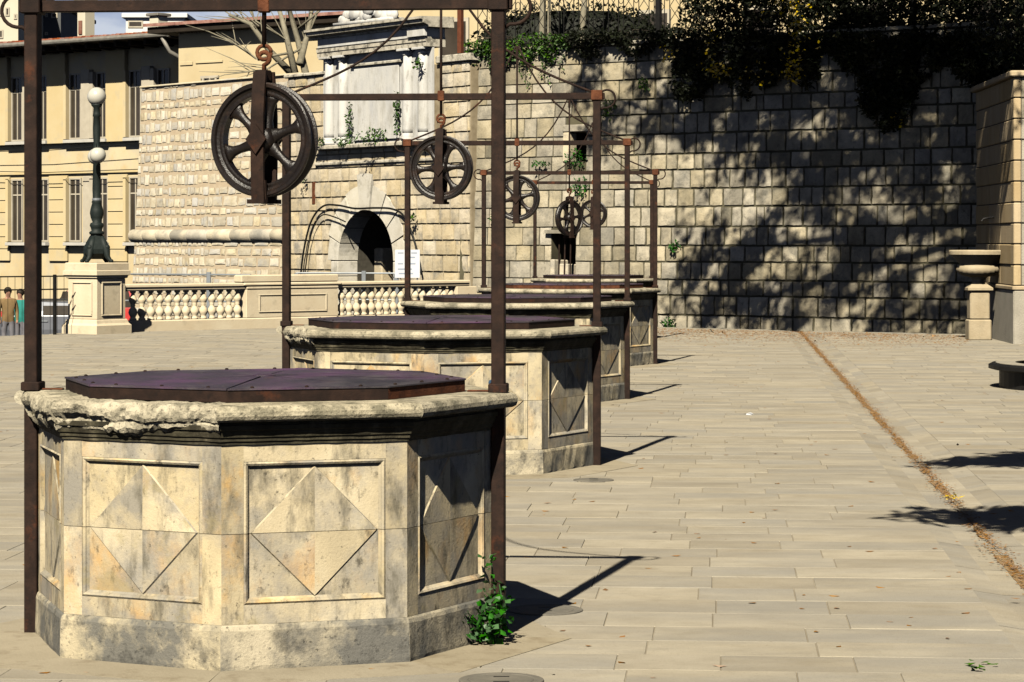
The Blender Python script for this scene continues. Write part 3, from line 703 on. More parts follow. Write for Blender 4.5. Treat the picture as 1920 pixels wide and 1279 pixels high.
for q in range(3):
    x = a0 + .10 + q * .14; MB().tube([(x, .14, c0), (x, .14, c1)], .016, 6).build('bar', M['iron'], rw)
MB().bbox(a0 - .02, a0 + .30, .16, .5, c0 - .1, c0 + (c1 - c0) * .56, .02).build('splay_stone', M['gate'], rw)
MB().bbox(a0 - .02, a0 + .09, -.01, .5, c0 - .1, c0 + (c1 - c0) * .62, .02).build('splay_stone', M['gate'], rw)
hd = MB(); hd.hexa([(a0 - .10, -.10, c1 - .02), (a1 + .05, -.10, c1 - .02), (a1 + .05, .3, c1 - .02), (a0 - .10, .3, c1 - .02), (a0 - .10, -.10, c1 + .05), (a1 + .05, -.10, c1 + .05), (a1 + .05, .3, c1 + .05), (a0 - .10, .3, c1 + .05)])
hd.build('hood_stone', M['ashlar'], rw)
MB().bbox(e0 - .06, e1 + .06, -.03, .2, g1 - .01, g1 + .13, .012).build('lintel', M['ashlar'], rw)
MB().bbox(e0 - .05, e0 + .10, -.02, .25, g0, g1 - .02, .012).build('jamb', M['gate'], rw)
# coping
u = -.2
while u < LR:
    w = min(U(.6, 1.1), LR + .3 - u); MB().bbox(u + .004, u + w - .004, -.05, .55, WTOP, WTOP + .07, .012).build('coping_stone', M['ashlar'], rw); u += w
# -- gate wall with the postern arch
ang, LG = wall_frame(PB, PA)
gw = thing('gate_wall', 'sunlit ashlar wall pierced by a dark arched postern', 'wall', (PB[0], PB[1], 0), ang)
AC, AR, ASP = 3.24, 1.10, 1.22; VOUT = 1.58
def in_arch(u, z, r):
    if z < ASP: return abs(u - AC) < r
    return hypot(u - AC, z - ASP) < r
blocks = []; z = -.3; row = 0; GT = 5.30
while z < GT - .05:
    h = min(U(.29, .35), GT - z); u = -U(0, .3) * (row % 2)
    while u < LG:
        w = U(.30, .58); e = min(u + w, LG); zm = z + h / 2
        s0, s1 = max(u, 0), e
        rr = VOUT if z > .0 else AR + .1
        if zm < ASP: lo, hi = AC - AR - .30, AC + AR + .30
        elif zm < ASP + VOUT: q = sqrt(max(0, VOUT ** 2 - (zm - ASP) ** 2)); lo, hi = AC - q, AC + q
        else: lo, hi = 99, 99
        seg = [(s0, s1)]
        if lo < 90:
            seg = []
            if s0 < lo: seg.append((s0, min(s1, lo)))
            if s1 > hi: seg.append((max(s0, hi), s1))
        for (t0, t1) in seg:
            if t1 - t0 > .07: blocks.append((t0, t1, z, z + h))
        u = e
    z += h; row += 1
masonry(gw, [b for b in blocks if not (b[2] > 3.6 and 1.7 < (b[0] + b[1]) / 2 < 6.0)], stone_variants('stone_block', M['gate'], 8, .05, 3, .03), .18, .020, 'stone_block', M['gate'], 300, lambda q: q[3] > .7, .005)
def arch_ring(r0, r1, y0, y1, name, m, parent, t0, t1, nseg=4):
    b = MB(); rings = []
    for i in range(nseg + 1):
        t = t0 + (t1 - t0) * i / nseg
        rings.append([(AC + r * cos(t), y, ASP + r * sin(t)) for r, y in ((r0, y0), (r1, y0), (r1, y1), (r0, y1))])
    b.loft(rings, True, True); return b.build(name, m, parent)
nv = 9
for i in range(nv):
    t0, t1 = pi * i / nv, pi * (i + 1) / nv; mid = abs(i - nv // 2)
    arch_ring(AR, VOUT + (.30 if mid == 0 else .06 if mid == 1 else U(-.08, .05)), -.03 if mid == 0 else -.004, .5, 'voussoir', M['arch'], gw, t0 + .012, t1 - .012)
for s in (-1, 1):
    z = -.3
    for h in (.42, .36, .40, .335):
        x0, x1 = sorted((AC + s * AR, AC + s * (AR + U(.20, .31)))); MB().bbox(x0, x1, -.012, .5, z + .006, z + h - .006, .01).build('jamb_stone', M['arch'], gw); z += h
# tunnel
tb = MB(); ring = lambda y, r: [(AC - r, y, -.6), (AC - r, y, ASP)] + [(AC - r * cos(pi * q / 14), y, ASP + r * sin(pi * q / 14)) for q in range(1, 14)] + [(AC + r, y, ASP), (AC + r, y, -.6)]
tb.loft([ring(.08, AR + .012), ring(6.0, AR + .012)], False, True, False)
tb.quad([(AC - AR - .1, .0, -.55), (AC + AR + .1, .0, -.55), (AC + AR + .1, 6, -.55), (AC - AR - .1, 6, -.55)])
tb.build('tunnel', M['core'], gw)  # walls coloured near-black so the passage looks unlit
MB().bbox(AC - AR + .02, AC - AR + .34, .9, 1.4, -.5, 1.5, .03).build('inner_jamb', M['gate'], gw)
# body of the wall as a plate with an arched hole
bb = MB(); yf = .035
def col(x0, x1, zlo0, zlo1): bb.hexa([(x0, yf, zlo0), (x1, yf, zlo1), (x1, .9, zlo1), (x0, .9, zlo0), (x0, yf, GT), (x1, yf, GT), (x1, .9, GT), (x0, .9, GT)])
rr = AR + .05
col(-.05, AC - rr, -1.6, -1.6); col(AC + rr, LG + .05, -1.6, -1.6)
for i in range(16):
    xa, xb = -rr + 2 * rr * i / 16, -rr + 2 * rr * (i + 1) / 16
    col(AC + xa, AC + xb, ASP + sqrt(max(0, rr * rr - xa * xa)), ASP + sqrt(max(0, rr * rr - xb * xb)))
bb.build('wall_body', M['gate_joint'], gw)
MB().bbox(1.2, 6.1, -.04, .1, 3.30, 3.38, .02).build('string_course', M['marble_top'], gw)
MB().bbox(1.05, 1.18, -.02, .1, 2.45, 2.95, .02).build('rust_plate', M['rust'], gw)
u = 5.9
MB().bbox(-.1, 1.62, -.06, .95, GT, GT + .08, .02).build('coping_stone', M['marble_top'], gw)
MB().bbox(6.0, LG + .1, -.06, .95, GT, GT + .16, .02).build('coping_stone', M['marble_top'], gw)
# -- monument above the postern
mo = thing('wall_monument', 'white marble monument with paired columns and a blank tablet above the postern', 'monument', (PB[0], PB[1], 0), ang)
MB().bbox(1.35, 6.05, -.20, .05, 3.64, 3.74, .02).build('ledge', M['marble_top'], mo)
MB().box(1.55, 5.85, -.02, .03, 3.74, 5.72).build('back_wall', M['marble'], mo)
tab = MB(); tab.bbox(2.86, 4.62, -.06, -.021, 3.80, 5.36, .015); tab.build('tablet', M['marble'], mo)
MB().bbox(2.74, 4.74, -.10, -.021, 5.40, 5.46, .012).build('tablet_moulding', M['marble_top'], mo)
for u in (1.86, 2.43, 4.98, 5.56):
    c = MB().lathe([(.135, 0), (.138, .10), (.136, .6), (.128, 1.15), (.115, 1.62)], 18, (u, -.03, 3.90)); c.build('column_shaft', M['marble'], mo, True)
    MB().lathe([(.165, 0), (.165, .05), (.155, .06), (.16, .09), (.15, .12), (.142, .14), (.138, .16)], 18, (u, -.03, 3.745)).build('column_base', M['marble'], mo, True)
    MB().lathe([(.12, 0), (.135, .02), (.125, .04), (.15, .07), (.18, .09)], 18, (u, -.03, 5.525)).build('capital', M['marble'], mo, True)
    MB().bbox(u - .20, u + .20, -.22, .0, 5.616, 5.668, .008).build('abacus', M['marble'], mo)
    if u in (1.86, 2.43, 4.98, 5.56): MB().bbox(u - .09, u + .09, -.10, -.021, 3.75, 5.60, .01).build('pilaster', M['balus'], mo)
def course(x0, x1, prof, name, m): 
    MB().loft([[(x0, y, z) for y, z in prof], [(x1, y, z) for y, z in prof]], True, True).build(name, m, mo)
course(1.55, 5.86, [(.3, 5.67), (-.18, 5.67), (-.18, 5.77), (-.20, 5.775), (-.20, 5.86), (-.22, 5.87), (.3, 5.87)], 'architrave', M['marble_top'])
course(1.57, 5.84, [(.3, 5.872), (-.18, 5.872), (-.18, 6.06), (.3, 6.06)], 'frieze', M['marble'])
course(1.38, 6.03, [(.4, 6.062), (-.22, 6.062), (-.24, 6.10), (-.36, 6.14), (-.38, 6.20), (-.42, 6.22), (-.42, 6.27), (.4, 6.29)], 'cornice', M['marble_top'])
MB().bbox(5.25, 5.9, -.26, -.181, 5.875, 6.058, .01).build('frieze_block', M['marble'], mo)
# white carved relief standing on the cornice
rel = MB()
for q in range(26):
    x = U(2.5, 4.5); z = 6.36 + U(0, .35) * (1 - abs(x - 3.5) / 1.3); rel.sphere((x, -.18 + U(-.08, .08), z), U(.08, .17), 9, 6, (1.3, .6, 1))
rel.box(2.4, 4.6, -.3, .1, 6.28, 6.36); rel.build('carved_crest', M['marble'], mo, True)
# -- rubble bastion on the left
ang, LL = wall_frame(PC, PB); BT = 5.40; CZ = 1.78
lb = thing('rubble_bastion', 'sunlit rubble stone bastion at the back left with a rounded cordon course', 'wall', (PC[0], PC[1], 0))
lb.rotation_euler = (Matrix.Rotation(ang, 3, 'Z') @ Matrix.Rotation(-radians(3.2), 3, 'X')).to_euler()
VR = stone_variants('rubble_stone', M['rubble'], 14, .03, 3, .09)
blocks = []; z = -.6
while z < BT - .05:
    h = min(U(.15, .34), BT - z); u = .02
    if CZ - .16 < z + h / 2 < CZ + .18: z += h; continue
    slope = lambda zz: -.03 * zz
    while u < LL:
        w = U(.11, .30) if u < 3.2 else U(.18, .66)
        if R() < .16: w *= .6
        e = min(u + w, LL)
        if e - u > .08:
            hh = h * U(.76, 1.0); blocks.append((u, e, z + U(0, h - hh if hh < h else 0), z + hh))
        u = e
    z += h
masonry(lb, blocks, VR, .20, .012, 'rubble_stone', M['rubble'], 300, lambda q: q[2] > .85, .004)
bd = MB(); bd.hexa([(0.02, .018, -1.6), (LL + .06, .018, -1.6), (LL + .06, 3, -1.6), (.02, 3, -1.6), (.02, .018, BT), (LL + .06, .018, BT), (LL + .06, 3, BT), (.02, 3, BT)])
bd.build('wall_body', M['rubble_joint'], lb)
u = -.12
while u < LL - .15:
    w = min(U(.5, 1.0), LL - .1 - u)
    MB().tube([(u + .004, .05, CZ), (u + .02, .05, CZ), (u + w - .02, .05, CZ), (u + w - .004, .05, CZ)], [.150, .158 + U(-.004, .004), .158 + U(-.004, .004), .150], 16).build('cordon_stone', M['cordon'], lb, True); u += w
MB().bbox(-.03, LL + .06, -.04, 3.1, BT, BT + .05, .015).build('coping', M['rubble'], lb)
# terrace behind the walls
tg = MB(); tp = [(-.6, 54.6), (8.4, 47.9), (11.6, 46.6), (24, 60), (24, 90), (-6, 90), (-9.2, 66.6), (-4.6, 60.6)]
tg.quad([(x, y, 5.22) for x, y in tp])
for (p, q) in (((8.4, 47.9), (11.6, 46.6)), ((11.6, 46.6), (24, 60)), ((24, 60), (24, 90))): tg.quad([(p[0], p[1], -1.6), (q[0], q[1], -1.6), (q[0], q[1], 5.22), (p[0], p[1], 5.22)])
tag(tg.build('terrace_ground', M['dust']), kind='structure')

# ---------------------------------------------------------------- balustrade, pedestal and lamp
BP, BQ = Vector((-7.08, 48.5, 0)), Vector((-1.08, 53.8, 0))
ang, LB = wall_frame(BP, BQ)
bl = thing('stone_balustrade', 'cream stone balustrade with turned balusters along the far edge of the square', 'balustrade', BP, ang)
MB().bbox(-.1, LB + .25, -.15, .15, -.02, .20, .02).build('base_course', M['balus'], bl)
def rail(x0, x1): MB().loft([[(x, y, z) for y, z in ((-.085, .735), (-.10, .76), (-.10, .80), (-.125, .81), (-.125, .845), (-.11, .865), (.11, .865), (.125, .845), (.125, .81), (.10, .80), (.10, .76), (.085, .735))] for x in (x0, x1)], True, True).build('rail', M['balus'], bl)
rail(-.1, 1.9); rail(1.905, 2.66); rail(4.86, 6.4); rail(6.405, LB + .2)
bprof = [(.062, 0), (.062, .035), (.045, .045), (.050, .075), (.070, .11), (.078, .15), (.066, .20), (.040, .235), (.034, .26), (.046, .275), (.036, .29), (.055, .325), (.072, .365), (.070, .39), (.050, .43), (.034, .47), (.028, .49), (.045, .505), (.052, .515), (.052, .535)]
bal_me = MB().lathe([(r * 1.08, z) for r, z in bprof], 14).mesh('baluster', M['balus'], True)
for (s0, s1, n) in ((.22, 2.55, 13), (5.02, 7.80, 16)):
    for q in range(n): link('baluster', bal_me, bl, (s0 + (s1 - s0) * q / (n - 1), 0, .199))
MB().bbox(2.67, 4.85, -.125, .125, .20, .735, .01).build('pier', M['balus'], bl)
fr = MB()
for (x0, x1, z0, z1) in ((2.95, 4.57, .62, .645), (2.95, 4.57, .30, .325), (2.95, 2.985, .325, .62), (4.535, 4.57, .325, .62)): fr.bbox(x0, x1, -.142, -.1245, z0, z1, .006)
fr.build('pier_panel_frame', M['balus'], bl)
MB().bbox(2.665, 4.855, -.14, .14, .735, .80, .02).build('pier_rail', M['balus'], bl)
MB().bbox(2.60, 4.92, -.155, .155, .80, .865, .02).build('pier_rail', M['balus'], bl)
MB().bbox(2.55, 4.86, -.13, .13, .865, 1.01, .02).build('pier_cap', M['balus'], bl)
MB().bbox(LB - .14, LB + .4, -.125, .125, .20, .735, .01).build('end_pier', M['balus'], bl)
PD_ = Vector((-7.42, 47.65, 0))
pd_ = thing('lamp_pedestal', 'square cream stone pedestal carrying the street lamp', 'pedestal', PD_, radians(45 + 9))
h = .36
MB().loft([[(s * x, t * x, z) for s, t in ((-1, -1), (1, -1), (1, 1), (-1, 1))] for x, z in ((.435, -.01), (.435, .15), (.40, .19), (.385, .24), (.37, .26))], True, True).build('base', M['balus'], pd_)
MB().bbox(-h, h, -h, h, .26, .985, .008).build('die', M['balus'], pd_)
for q in range(4):
    b = MB()
    for (x0, x1, z0, z1) in ((-.25, .25, .90, .925), (-.25, .25, .32, .345), (-.25, -.222, .345, .90), (.222, .25, .345, .90)): b.bbox(x0, x1, -h - .022, -h + .0005, z0, z1, .006)
    b.build('panel_frame', M['balus'], pd_, rot=(0, 0, q * pi / 2))
MB().loft([[(s * x, t * x, z) for s, t in ((-1, -1), (1, -1), (1, 1), (-1, 1))] for x, z in ((.37, .985), (.39, 1.0), (.39, 1.03), (.425, 1.045), (.425, 1.12), (.40, 1.13), (.40, 1.25), (.38, 1.265))], True, True).build('cap', M['balus'], pd_)
lp = thing('street_lamp', 'dark iron street lamp with white globes standing on the cream pedestal', 'street lamp', (PD_.x, PD_.y, 1.266), radians(20))
for q in range(4):
    a = q * pi / 2 + pi / 4; c, s_ = cos(a), sin(a); b = MB()
    b.tube([(.10 * c, .10 * s_, .46), (.15 * c, .15 * s_, .34), (.20 * c, .20 * s_, .22), (.23 * c, .23 * s_, .10), (.29 * c, .29 * s_, .035), (.31 * c, .31 * s_, .02)], [.045, .07, .075, .05, .035, .03], 8)
    b.sphere((.31 * c, .31 * s_, .025), .04, 8, 6); b.sphere((.22 * c, .22 * s_, .27), .055, 8, 6); b.build('claw_foot', M['lampiron'], lp, True)
b = MB().loft([[(r * cos(2 * pi * k / 8 + pi / 8) * (1.0 if k % 2 else .9), r * sin(2 * pi * k / 8 + pi / 8) * (1.0 if k % 2 else .9), z) for k in range(8)] for r, z in ((.12, .06), (.22, .16), (.23, .24), (.19, .33), (.13, .45), (.10, .52))], True, True); b.build('base_casting', M['lampiron'], lp)
MB().lathe([(r_ * 1.28, z_) for r_, z_ in [(.10, .50), (.11, .54), (.075, .57), (.085, .62), (.10, .66), (.09, .70), (.06, .72), (.085, .80), (.098, .88), (.09, .95), (.065, 1.06), (.075, 1.08), (.055, 1.12), (.062, 1.3), (.05, 1.9), (.075, 1.93), (.08, 1.97), (.05, 2.0), (.045, 2.1), (.055, 2.4), (.045, 2.6), (.06, 2.62), (.05, 2.66), (.042, 2.76), (.075, 2.80), (.08, 2.83)]], 14).build('column', M['lampiron'], lp, True)
MB().lathe([(.075, 1.10), (.084, 1.11), (.084, 1.14), (.074, 1.15)], 14).build('bright_band', M['steel'], lp)
MB().sphere((0, 0, 2.965), .168, 22, 14).build('globe', M['globe'], lp, True)
for q in range(2):
    a = radians(-78 - 20 + q * 180); c, s_ = cos(a), sin(a)
    MB().tube([(.04 * c, .04 * s_, 2.05), (.18 * c, .18 * s_, 2.12), (.32 * c, .32 * s_, 2.10), (.36 * c, .36 * s_, 2.04), (.36 * c, .36 * s_, 2.02)], .016, 7).build('arm', M['lampiron'], lp, True)
    MB().lathe([(.03, .10), (.06, .12), (.07, .14)], 12, (.36 * c, .36 * s_, 1.90)).build('globe_holder', M['lampiron'], lp)
    MB().sphere((.36 * c, .36 * s_, 1.905), .145, 18, 12).build('globe', M['globe'], lp, True)
# iron railing along the drop left of the pedestal
RP, RQ = Vector((-10.4, 44.9, 0)), Vector((-7.85, 47.15, 0)); ang, LRl = wall_frame(RP, RQ)
ra = thing('iron_railing', 'black iron railing along the drop, left of the lamp pedestal', 'railing', RP, ang)
for z in (1.03, .80): MB().tube([(0, 0, z), (LRl, 0, z)], .014, 6).build('rail', M['blackiron'], ra)
for q in range(3): MB().bbox(LRl * (.2 + .36 * q) - .025, LRl * (.2 + .36 * q) + .025, -.025, .025, 0, 1.06, .004).build('post', M['blackiron'], ra)
for q in range(24): MB().tube([(.06 + q * LRl / 24, 0, .02), (.06 + q * LRl / 24, 0, 1.02)], .0045, 5).build('bar', M['blackiron'], ra)
for q in range(7): MB().bbox(LRl * .46 + .001 - .09 * q - .022, LRl * .46 - .09 * q + .022, -.015, .015, .885 + .02 * (q % 2), 1.012, .003).build('infill_plate', M['blackiron'], ra)
# steel barrier behind the balustrade
for (x0, x1, y, d, lab_) in ((228, 470, 514, 55.5, 'thin galvanised barrier behind the left balusters'), (556, 742, 512, 56.0, 'thin galvanised barrier in front of the postern')):
    A, B = at(x0, y, d), at(x1, y, d - (1.2 if x0 < 300 else 0.6)); B.z = A.z
    t = thing('crowd_barrier', lab_, 'barrier', (A.x, A.y, -1.5), group='steel barriers beyond the balustrade')
    T = A.z + 1.5; v = B - A
    MB().tube([(0, 0, T), (v.x, v.y, T)], .018, 7).build('top_rail', M['steel'], t)
    MB().tube([(0, 0, T - .55), (v.x, v.y, T - .55)], .018, 7).build('lower_rail', M['steel'], t)
    for q in (0, .68, 1): MB().bbox(v.x * q - .045, v.x * q + .045, v.y * q - .04, v.y * q + .04, 0, T + (.05 if q == .68 else 0), .008).build('post', M['steel'], t)
# notice board
A = at(764, 494, 54.6)
nb = thing('notice_board', 'white notice board with faint lines of print beside the postern arch', 'sign', (A.x, A.y, 0), radians(-8))
MB().bbox(-.26, .26, -.012, .012, A.z - .30, A.z + .28, .004).build('panel', M['board'], nb)
for q in (-.2, .2): MB().tube([(q, .03, -.02), (q, .03, A.z + .2)], .016, 7).build('leg', M['steel'], nb)
lines = ((.20, ((-.20, -.08), (-.05, .06), (.08, .2))), (.11, ((.02, .16),)), (-.02, ((-.2, -.09), (-.06, .02), (.05, .17))), (-.13, ((-.2, -.04), (0, .1))), (-.22, ((-.18, .12),)))
for z, segs in lines:
    for (x0, x1) in segs: MB().box(x0, x1, -.0145, -.0121, A.z + z, A.z + z + .028).build('print_line', M['print'], nb)
# black hoses round the arch
def hose(pts, r, lab_):
    P = [Vector(p) for p in pts]; out = []
    for i in range(len(P) - 1):
        p0, p1, p2, p3 = P[max(i - 1, 0)], P[i], P[i + 1], P[min(i + 2, len(P) - 1)]
        for q in range(6):
            t = q / 6; out.append(.5 * ((2 * p1) + (-p0 + p2) * t + (2 * p0 - 5 * p1 + 4 * p2 - p3) * t * t + (-p0 + 3 * p1 - 3 * p2 + p3) * t ** 3))
    out.append(P[-1]); tag(MB().tube(out, r, 7).build('hose', M['cable'], None, True), lab_, 'cable', 'black hoses round the postern')
gv = Vector((PA[0] - PB[0], PA[1] - PB[1], 0)).normalized(); gn = Vector((gv.y, -gv.x, 0))
def gp(u, z, o=.09): return Vector((PB[0], PB[1], 0)) + gv * u + gn * o + Vector((0, 0, z))
def gx(x, y):
    k = (x - 960) / 5000; u = (5.03 + 59.86 * k) / (.581 + .813 * k); d = 59.86 - .813 * u; return u, CAM_H - (y - 452) / 5000 * d
hose([gp(*gx(569, 530)), gp(*gx(576, 470)), gp(*gx(590, 415)), gp(*gx(612, 387)), gp(*gx(640, 385)), gp(*gx(672, 391)), gp(*gx(710, 390)), gp(*gx(742, 392)), gp(*gx(764, 406)), gp(*gx(783, 450)), gp(*gx(797, 515))], .022, 'longer black hose looped right over the postern arch')
hose([gp(*gx(577, 530), .1), gp(*gx(586, 460), .1), gp(*gx(598, 420), .1), gp(*gx(613, 403), .1), gp(*gx(634, 407), .1), gp(*gx(655, 416), .1)], .015, 'shorter black hose ending at the left haunch of the arch')

# ---------------------------------------------------------------- rusticated pier with wall fountain, planter
pi_ = thing('rusticated_pier', 'banded stone gate pier at the far right edge', 'pier', (8.05, 42.75, 0), -.037)
z = 0; row = 0
MB().bbox(-.02, 3.4, -.05, 4.6, -.02, .86, .02).build('pier_plinth', M['pier_stone'], pi_)
MB().bbox(-.035, 3.4, -.065, 4.6, .86, .93, .015).build('plinth_band', M['pier_warm'], pi_)
z = .93
while z < 4.1:
    h = .335; 
    MB().bbox(-.012, .11, -.03, .30, z + .006, z + h - .006, .014).build('quoin_stone', M['pier_warm'], pi_)
    MB().bbox(.114, 1.25 + .2 * (row % 2), -.018 if row % 2 else -.005, .28, z + .006, z + h - .006, .012).build('face_stone', M['pier_stone'], pi_)
    MB().bbox(1.254 + .2 * (row % 2), 3.3, -.018 if row % 2 else -.005, .28, z + .006, z + h - .006, .012).build('face_stone', M['pier_stone'], pi_)
    for (y0, y1) in ((.304, 1.6), (1.604, 2.9), (2.904, 4.5)): MB().bbox(.0 if row % 2 else .012, .28, y0, y1, z + .006, z + h - .006, .012).build('side_stone', M['pier_warm'], pi_)
    z += h; row += 1
MB().box(.02, 3.28, .0, 4.48, .1, z).build('pier_core', M['core'], pi_)
MB().bbox(-.08, 3.4, -.10, 4.6, z, z + .10, .02).build('cornice', M['pier_warm'], pi_)
fb = thing('wall_fountain', 'stone basin on a moulded pedestal fixed to the side of the banded pier', 'fountain', (7.80, 44.6, 0))
MB().bbox(-.19, .19, -.19, .19, -.01, .34, .02).build('pedestal_base', M['basin'], fb)
MB().bbox(-.165, .165, -.165, .165, .34, .80, .02).build('pedestal_shaft', M['basin'], fb)
MB().loft([[(s * x, t * x, z_) for s, t in ((-1, -1), (1, -1), (1, 1), (-1, 1))] for x, z_ in ((.165, .80), (.21, .83), (.21, .87), (.17, .90), (.13, .93))], True, True).build('pedestal_cap', M['basin'], fb)
MB().lathe([(.12, .92), (.10, .98), (.13, 1.03), (.16, 1.05)], 18).build('stem', M['basin'], fb, True)
nb_ = 40; rings = []
for r, z_, am in ((.15, 1.05, 0), (.27, 1.075, .03), (.34, 1.13, .05), (.355, 1.18, .05), (.335, 1.235, .03), (.30, 1.25, 0)):
    rings.append([((r * (1 + am * cos(20 * 2 * pi * k / nb_))) * cos(2 * pi * k / nb_), (r * (1 + am * cos(20 * 2 * pi * k / nb_))) * sin(2 * pi * k / nb_), z_) for k in range(nb_)])
MB().loft(rings, True, True).build('gadrooned_bowl', M['basin'], fb, True)
MB().lathe([(.29, 1.24), (.31, 1.27), (.36, 1.32), (.43, 1.39), (.46, 1.42), (.485, 1.425), (.49, 1.48), (.475, 1.50), (.40, 1.50), (.34, 1.42), (.20, 1.36)], 36).build('flared_rim', M['basin'], fb)
MB().tube([(.22, -.2, 2.05), (.05, -.2, 2.02), (.02, -.2, 1.98)], .02, 8).build('spout', M['blackiron'], fb)
pc = Vector((6.80, 30.0, 0))
pt = thing('round_planter', 'low round planter with a dark iron rim at the right edge', 'planter', pc)
MB().lathe([(1.30, 0), (1.30, .20), (1.12, .20), (1.12, 0)], 56).build('planter_wall', M['blackiron'], pt)
MB().lathe([(1.36, .20), (1.42, .215), (1.42, .255), (1.38, .275), (1.16, .275), (1.12, .25), (1.12, .20)], 56).build('rim', M['blackiron'], pt)
MB().lathe([(1.34, .2755), (1.34, .2815), (1.12, .2815), (1.12, .2755)], 56).build('stone_seat', M['pave'], pt)
MB().lathe([(1.115, .1), (1.115, .17), (.5, .20)], 30).build('soil', M['dbark'], pt)
# ---------------------------------------------------------------- iron fence on the terrace edge
ang, _ = wall_frame(PA, PD)
off = .28
fe = thing('terrace_fence', 'ornamental wrought iron fence along the top of the shaded wall', 'fence', (PA[0] + off * .6, PA[1] + off * .8 + .1, WTOP + .07), ang)
FL = LR - .4; FH = 1.25
for z in (.06, FH - .10): MB().bbox(0, FL, -.012, .012, z, z + .025, .003).build('rail', M['blackiron'], fe)
bar_me = MB().tube([(0, 0, 0), (0, 0, FH)], .009, 5).mesh('bar', M['blackiron'])
oval_me = MB().tube([(.055 * cos(2 * pi * k / 12), 0, .21 + .085 * sin(2 * pi * k / 12)) for k in range(13)], .0075, 5).mesh('oval', M['blackiron'])
loz_me = MB().tube([(-.11, 0, .36), (0, 0, .50), (.11, 0, .64), (0, 0, .78), (-.11, 0, .92)], .0075, 5).mesh('lattice_bar', M['blackiron'])
loz_me2 = MB().tube([(.11, 0, .36), (0, 0, .50), (-.11, 0, .64), (0, 0, .78), (.11, 0, .92)], .0075, 5).mesh('lattice_bar', M['blackiron'])
x = .0; q = 0
while x < FL:
    link('bar', bar_me, fe, (x, 0, 0))
    if q % 2 == 0: link('oval', oval_me, fe, (x + .12, 0, 0)); link('lattice_bar', loz_me, fe, (x + .12, .006, 0)); link('lattice_bar', loz_me2, fe, (x + .12, -.006, 0)); x += .24
    else: link('oval', oval_me, fe, (x + .06, 0, .62)); x += .12
    q += 1
for u in (-.45, rw_u(1220), rw_u(1480), rw_u(1700)): MB().bbox(u - .05, u + .05, -.05, .05, -.06, FH + .2, .006).build('post', M['redpaint'] if u < 0 else M['blackiron'], fe)

# ---------------------------------------------------------------- plants on the walls
def rwp(x, y, o=.1):
    """point in front of the long wall, o metres out"""
    k = (x - 960) / 5000; d = 53.38 / (1 + .75 * k); p = Vector((k * d, d, CAM_H - (y - 452) / 5000 * d))
    lean = max(0, p.z) * tan(BAT)
    return p + Vector((.6, .8, 0)) * (lean - o)
def stems(roots, tips, r=.008):
    b = MB()
    for a_, c_ in zip(roots, tips):
        m = (Vector(a_) + Vector(c_)) / 2 + Vector((U(-.1, .1), U(-.1, .1), U(0, .12))); b.tube([a_, m, c_], [r, r * .8, r * .4], 5)
    return b
def shrub(name, label, region, n, size, m, group, y_extra=0, out=(.02, .45), cat='shrub', stem=True, yellow=None):
    x0, x1, y0, low = region
    base = rwp((x0 + x1) / 2, 62, -.2); t = thing(name, label, cat, base, group=group); pts = []
    while len(pts) < n:
        x = U(x0, x1); yl = low(x); f = R(); y = y0 + (yl - y0) * f
        if noise.noise(Vector((x * .035, y * .05, 3.1 + x0))) < -.22 and R() < .85: continue
        o = U(*out) * (1 - .55 * f)
        if y < 62: o = U(-.7, .15)
        p = rwp(x, y, o); pts.append(p - base)
    leaves(pts, size, flat=.1, asp=.6).build('foliage', M[m], t)
    if stem:
        rs = [Vector((U(-1, 1) * (x1 - x0) / 250, 0, -.05)) + Vector((0, .3, 0)) for _ in range(14)]; ts = random.sample(pts, 14)
        stems([rwp(U(x0, x1), 70, -.25) - base for _ in range(14)], ts, .012).build('stems', M['dbark'], t)
    if yellow:
        ys = []
        for (cx_, cy_, rx_, ry_, k_) in yellow:
            for _ in range(k_):
                x = random.gauss(cx_, rx_); y = random.gauss(cy_, ry_); ys.append(rwp(x, y, U(.42, .62)) - base)
        leaves(ys, .075, asp=.8).build('yellow_leaves', M['yleaf'], t)
    return t
GS = 'dark shrubs hanging over the wall top'
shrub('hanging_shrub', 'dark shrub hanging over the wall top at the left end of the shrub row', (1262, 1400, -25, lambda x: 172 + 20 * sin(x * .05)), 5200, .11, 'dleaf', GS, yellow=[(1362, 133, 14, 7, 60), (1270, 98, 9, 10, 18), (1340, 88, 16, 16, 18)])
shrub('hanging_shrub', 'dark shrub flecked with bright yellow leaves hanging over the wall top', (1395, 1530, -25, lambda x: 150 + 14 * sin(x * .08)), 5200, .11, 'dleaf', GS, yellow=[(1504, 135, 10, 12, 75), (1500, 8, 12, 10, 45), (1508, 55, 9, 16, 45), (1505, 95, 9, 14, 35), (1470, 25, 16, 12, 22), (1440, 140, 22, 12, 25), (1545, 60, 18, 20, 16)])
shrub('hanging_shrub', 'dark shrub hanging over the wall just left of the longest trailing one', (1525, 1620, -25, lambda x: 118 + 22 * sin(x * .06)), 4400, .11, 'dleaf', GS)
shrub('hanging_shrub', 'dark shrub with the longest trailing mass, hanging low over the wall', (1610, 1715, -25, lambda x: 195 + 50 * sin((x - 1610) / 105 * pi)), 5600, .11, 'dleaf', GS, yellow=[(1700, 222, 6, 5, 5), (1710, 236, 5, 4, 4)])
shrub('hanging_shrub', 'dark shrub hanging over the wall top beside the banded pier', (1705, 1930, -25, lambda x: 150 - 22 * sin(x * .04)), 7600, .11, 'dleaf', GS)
shrub('hanging_shrub', 'dark shrub in dappled light at the wall top right of the green ivy', (1064, 1266, 50, lambda x: 96 + 14 * sin(x * .07)), 1900, .10, 'dleaf', GS)
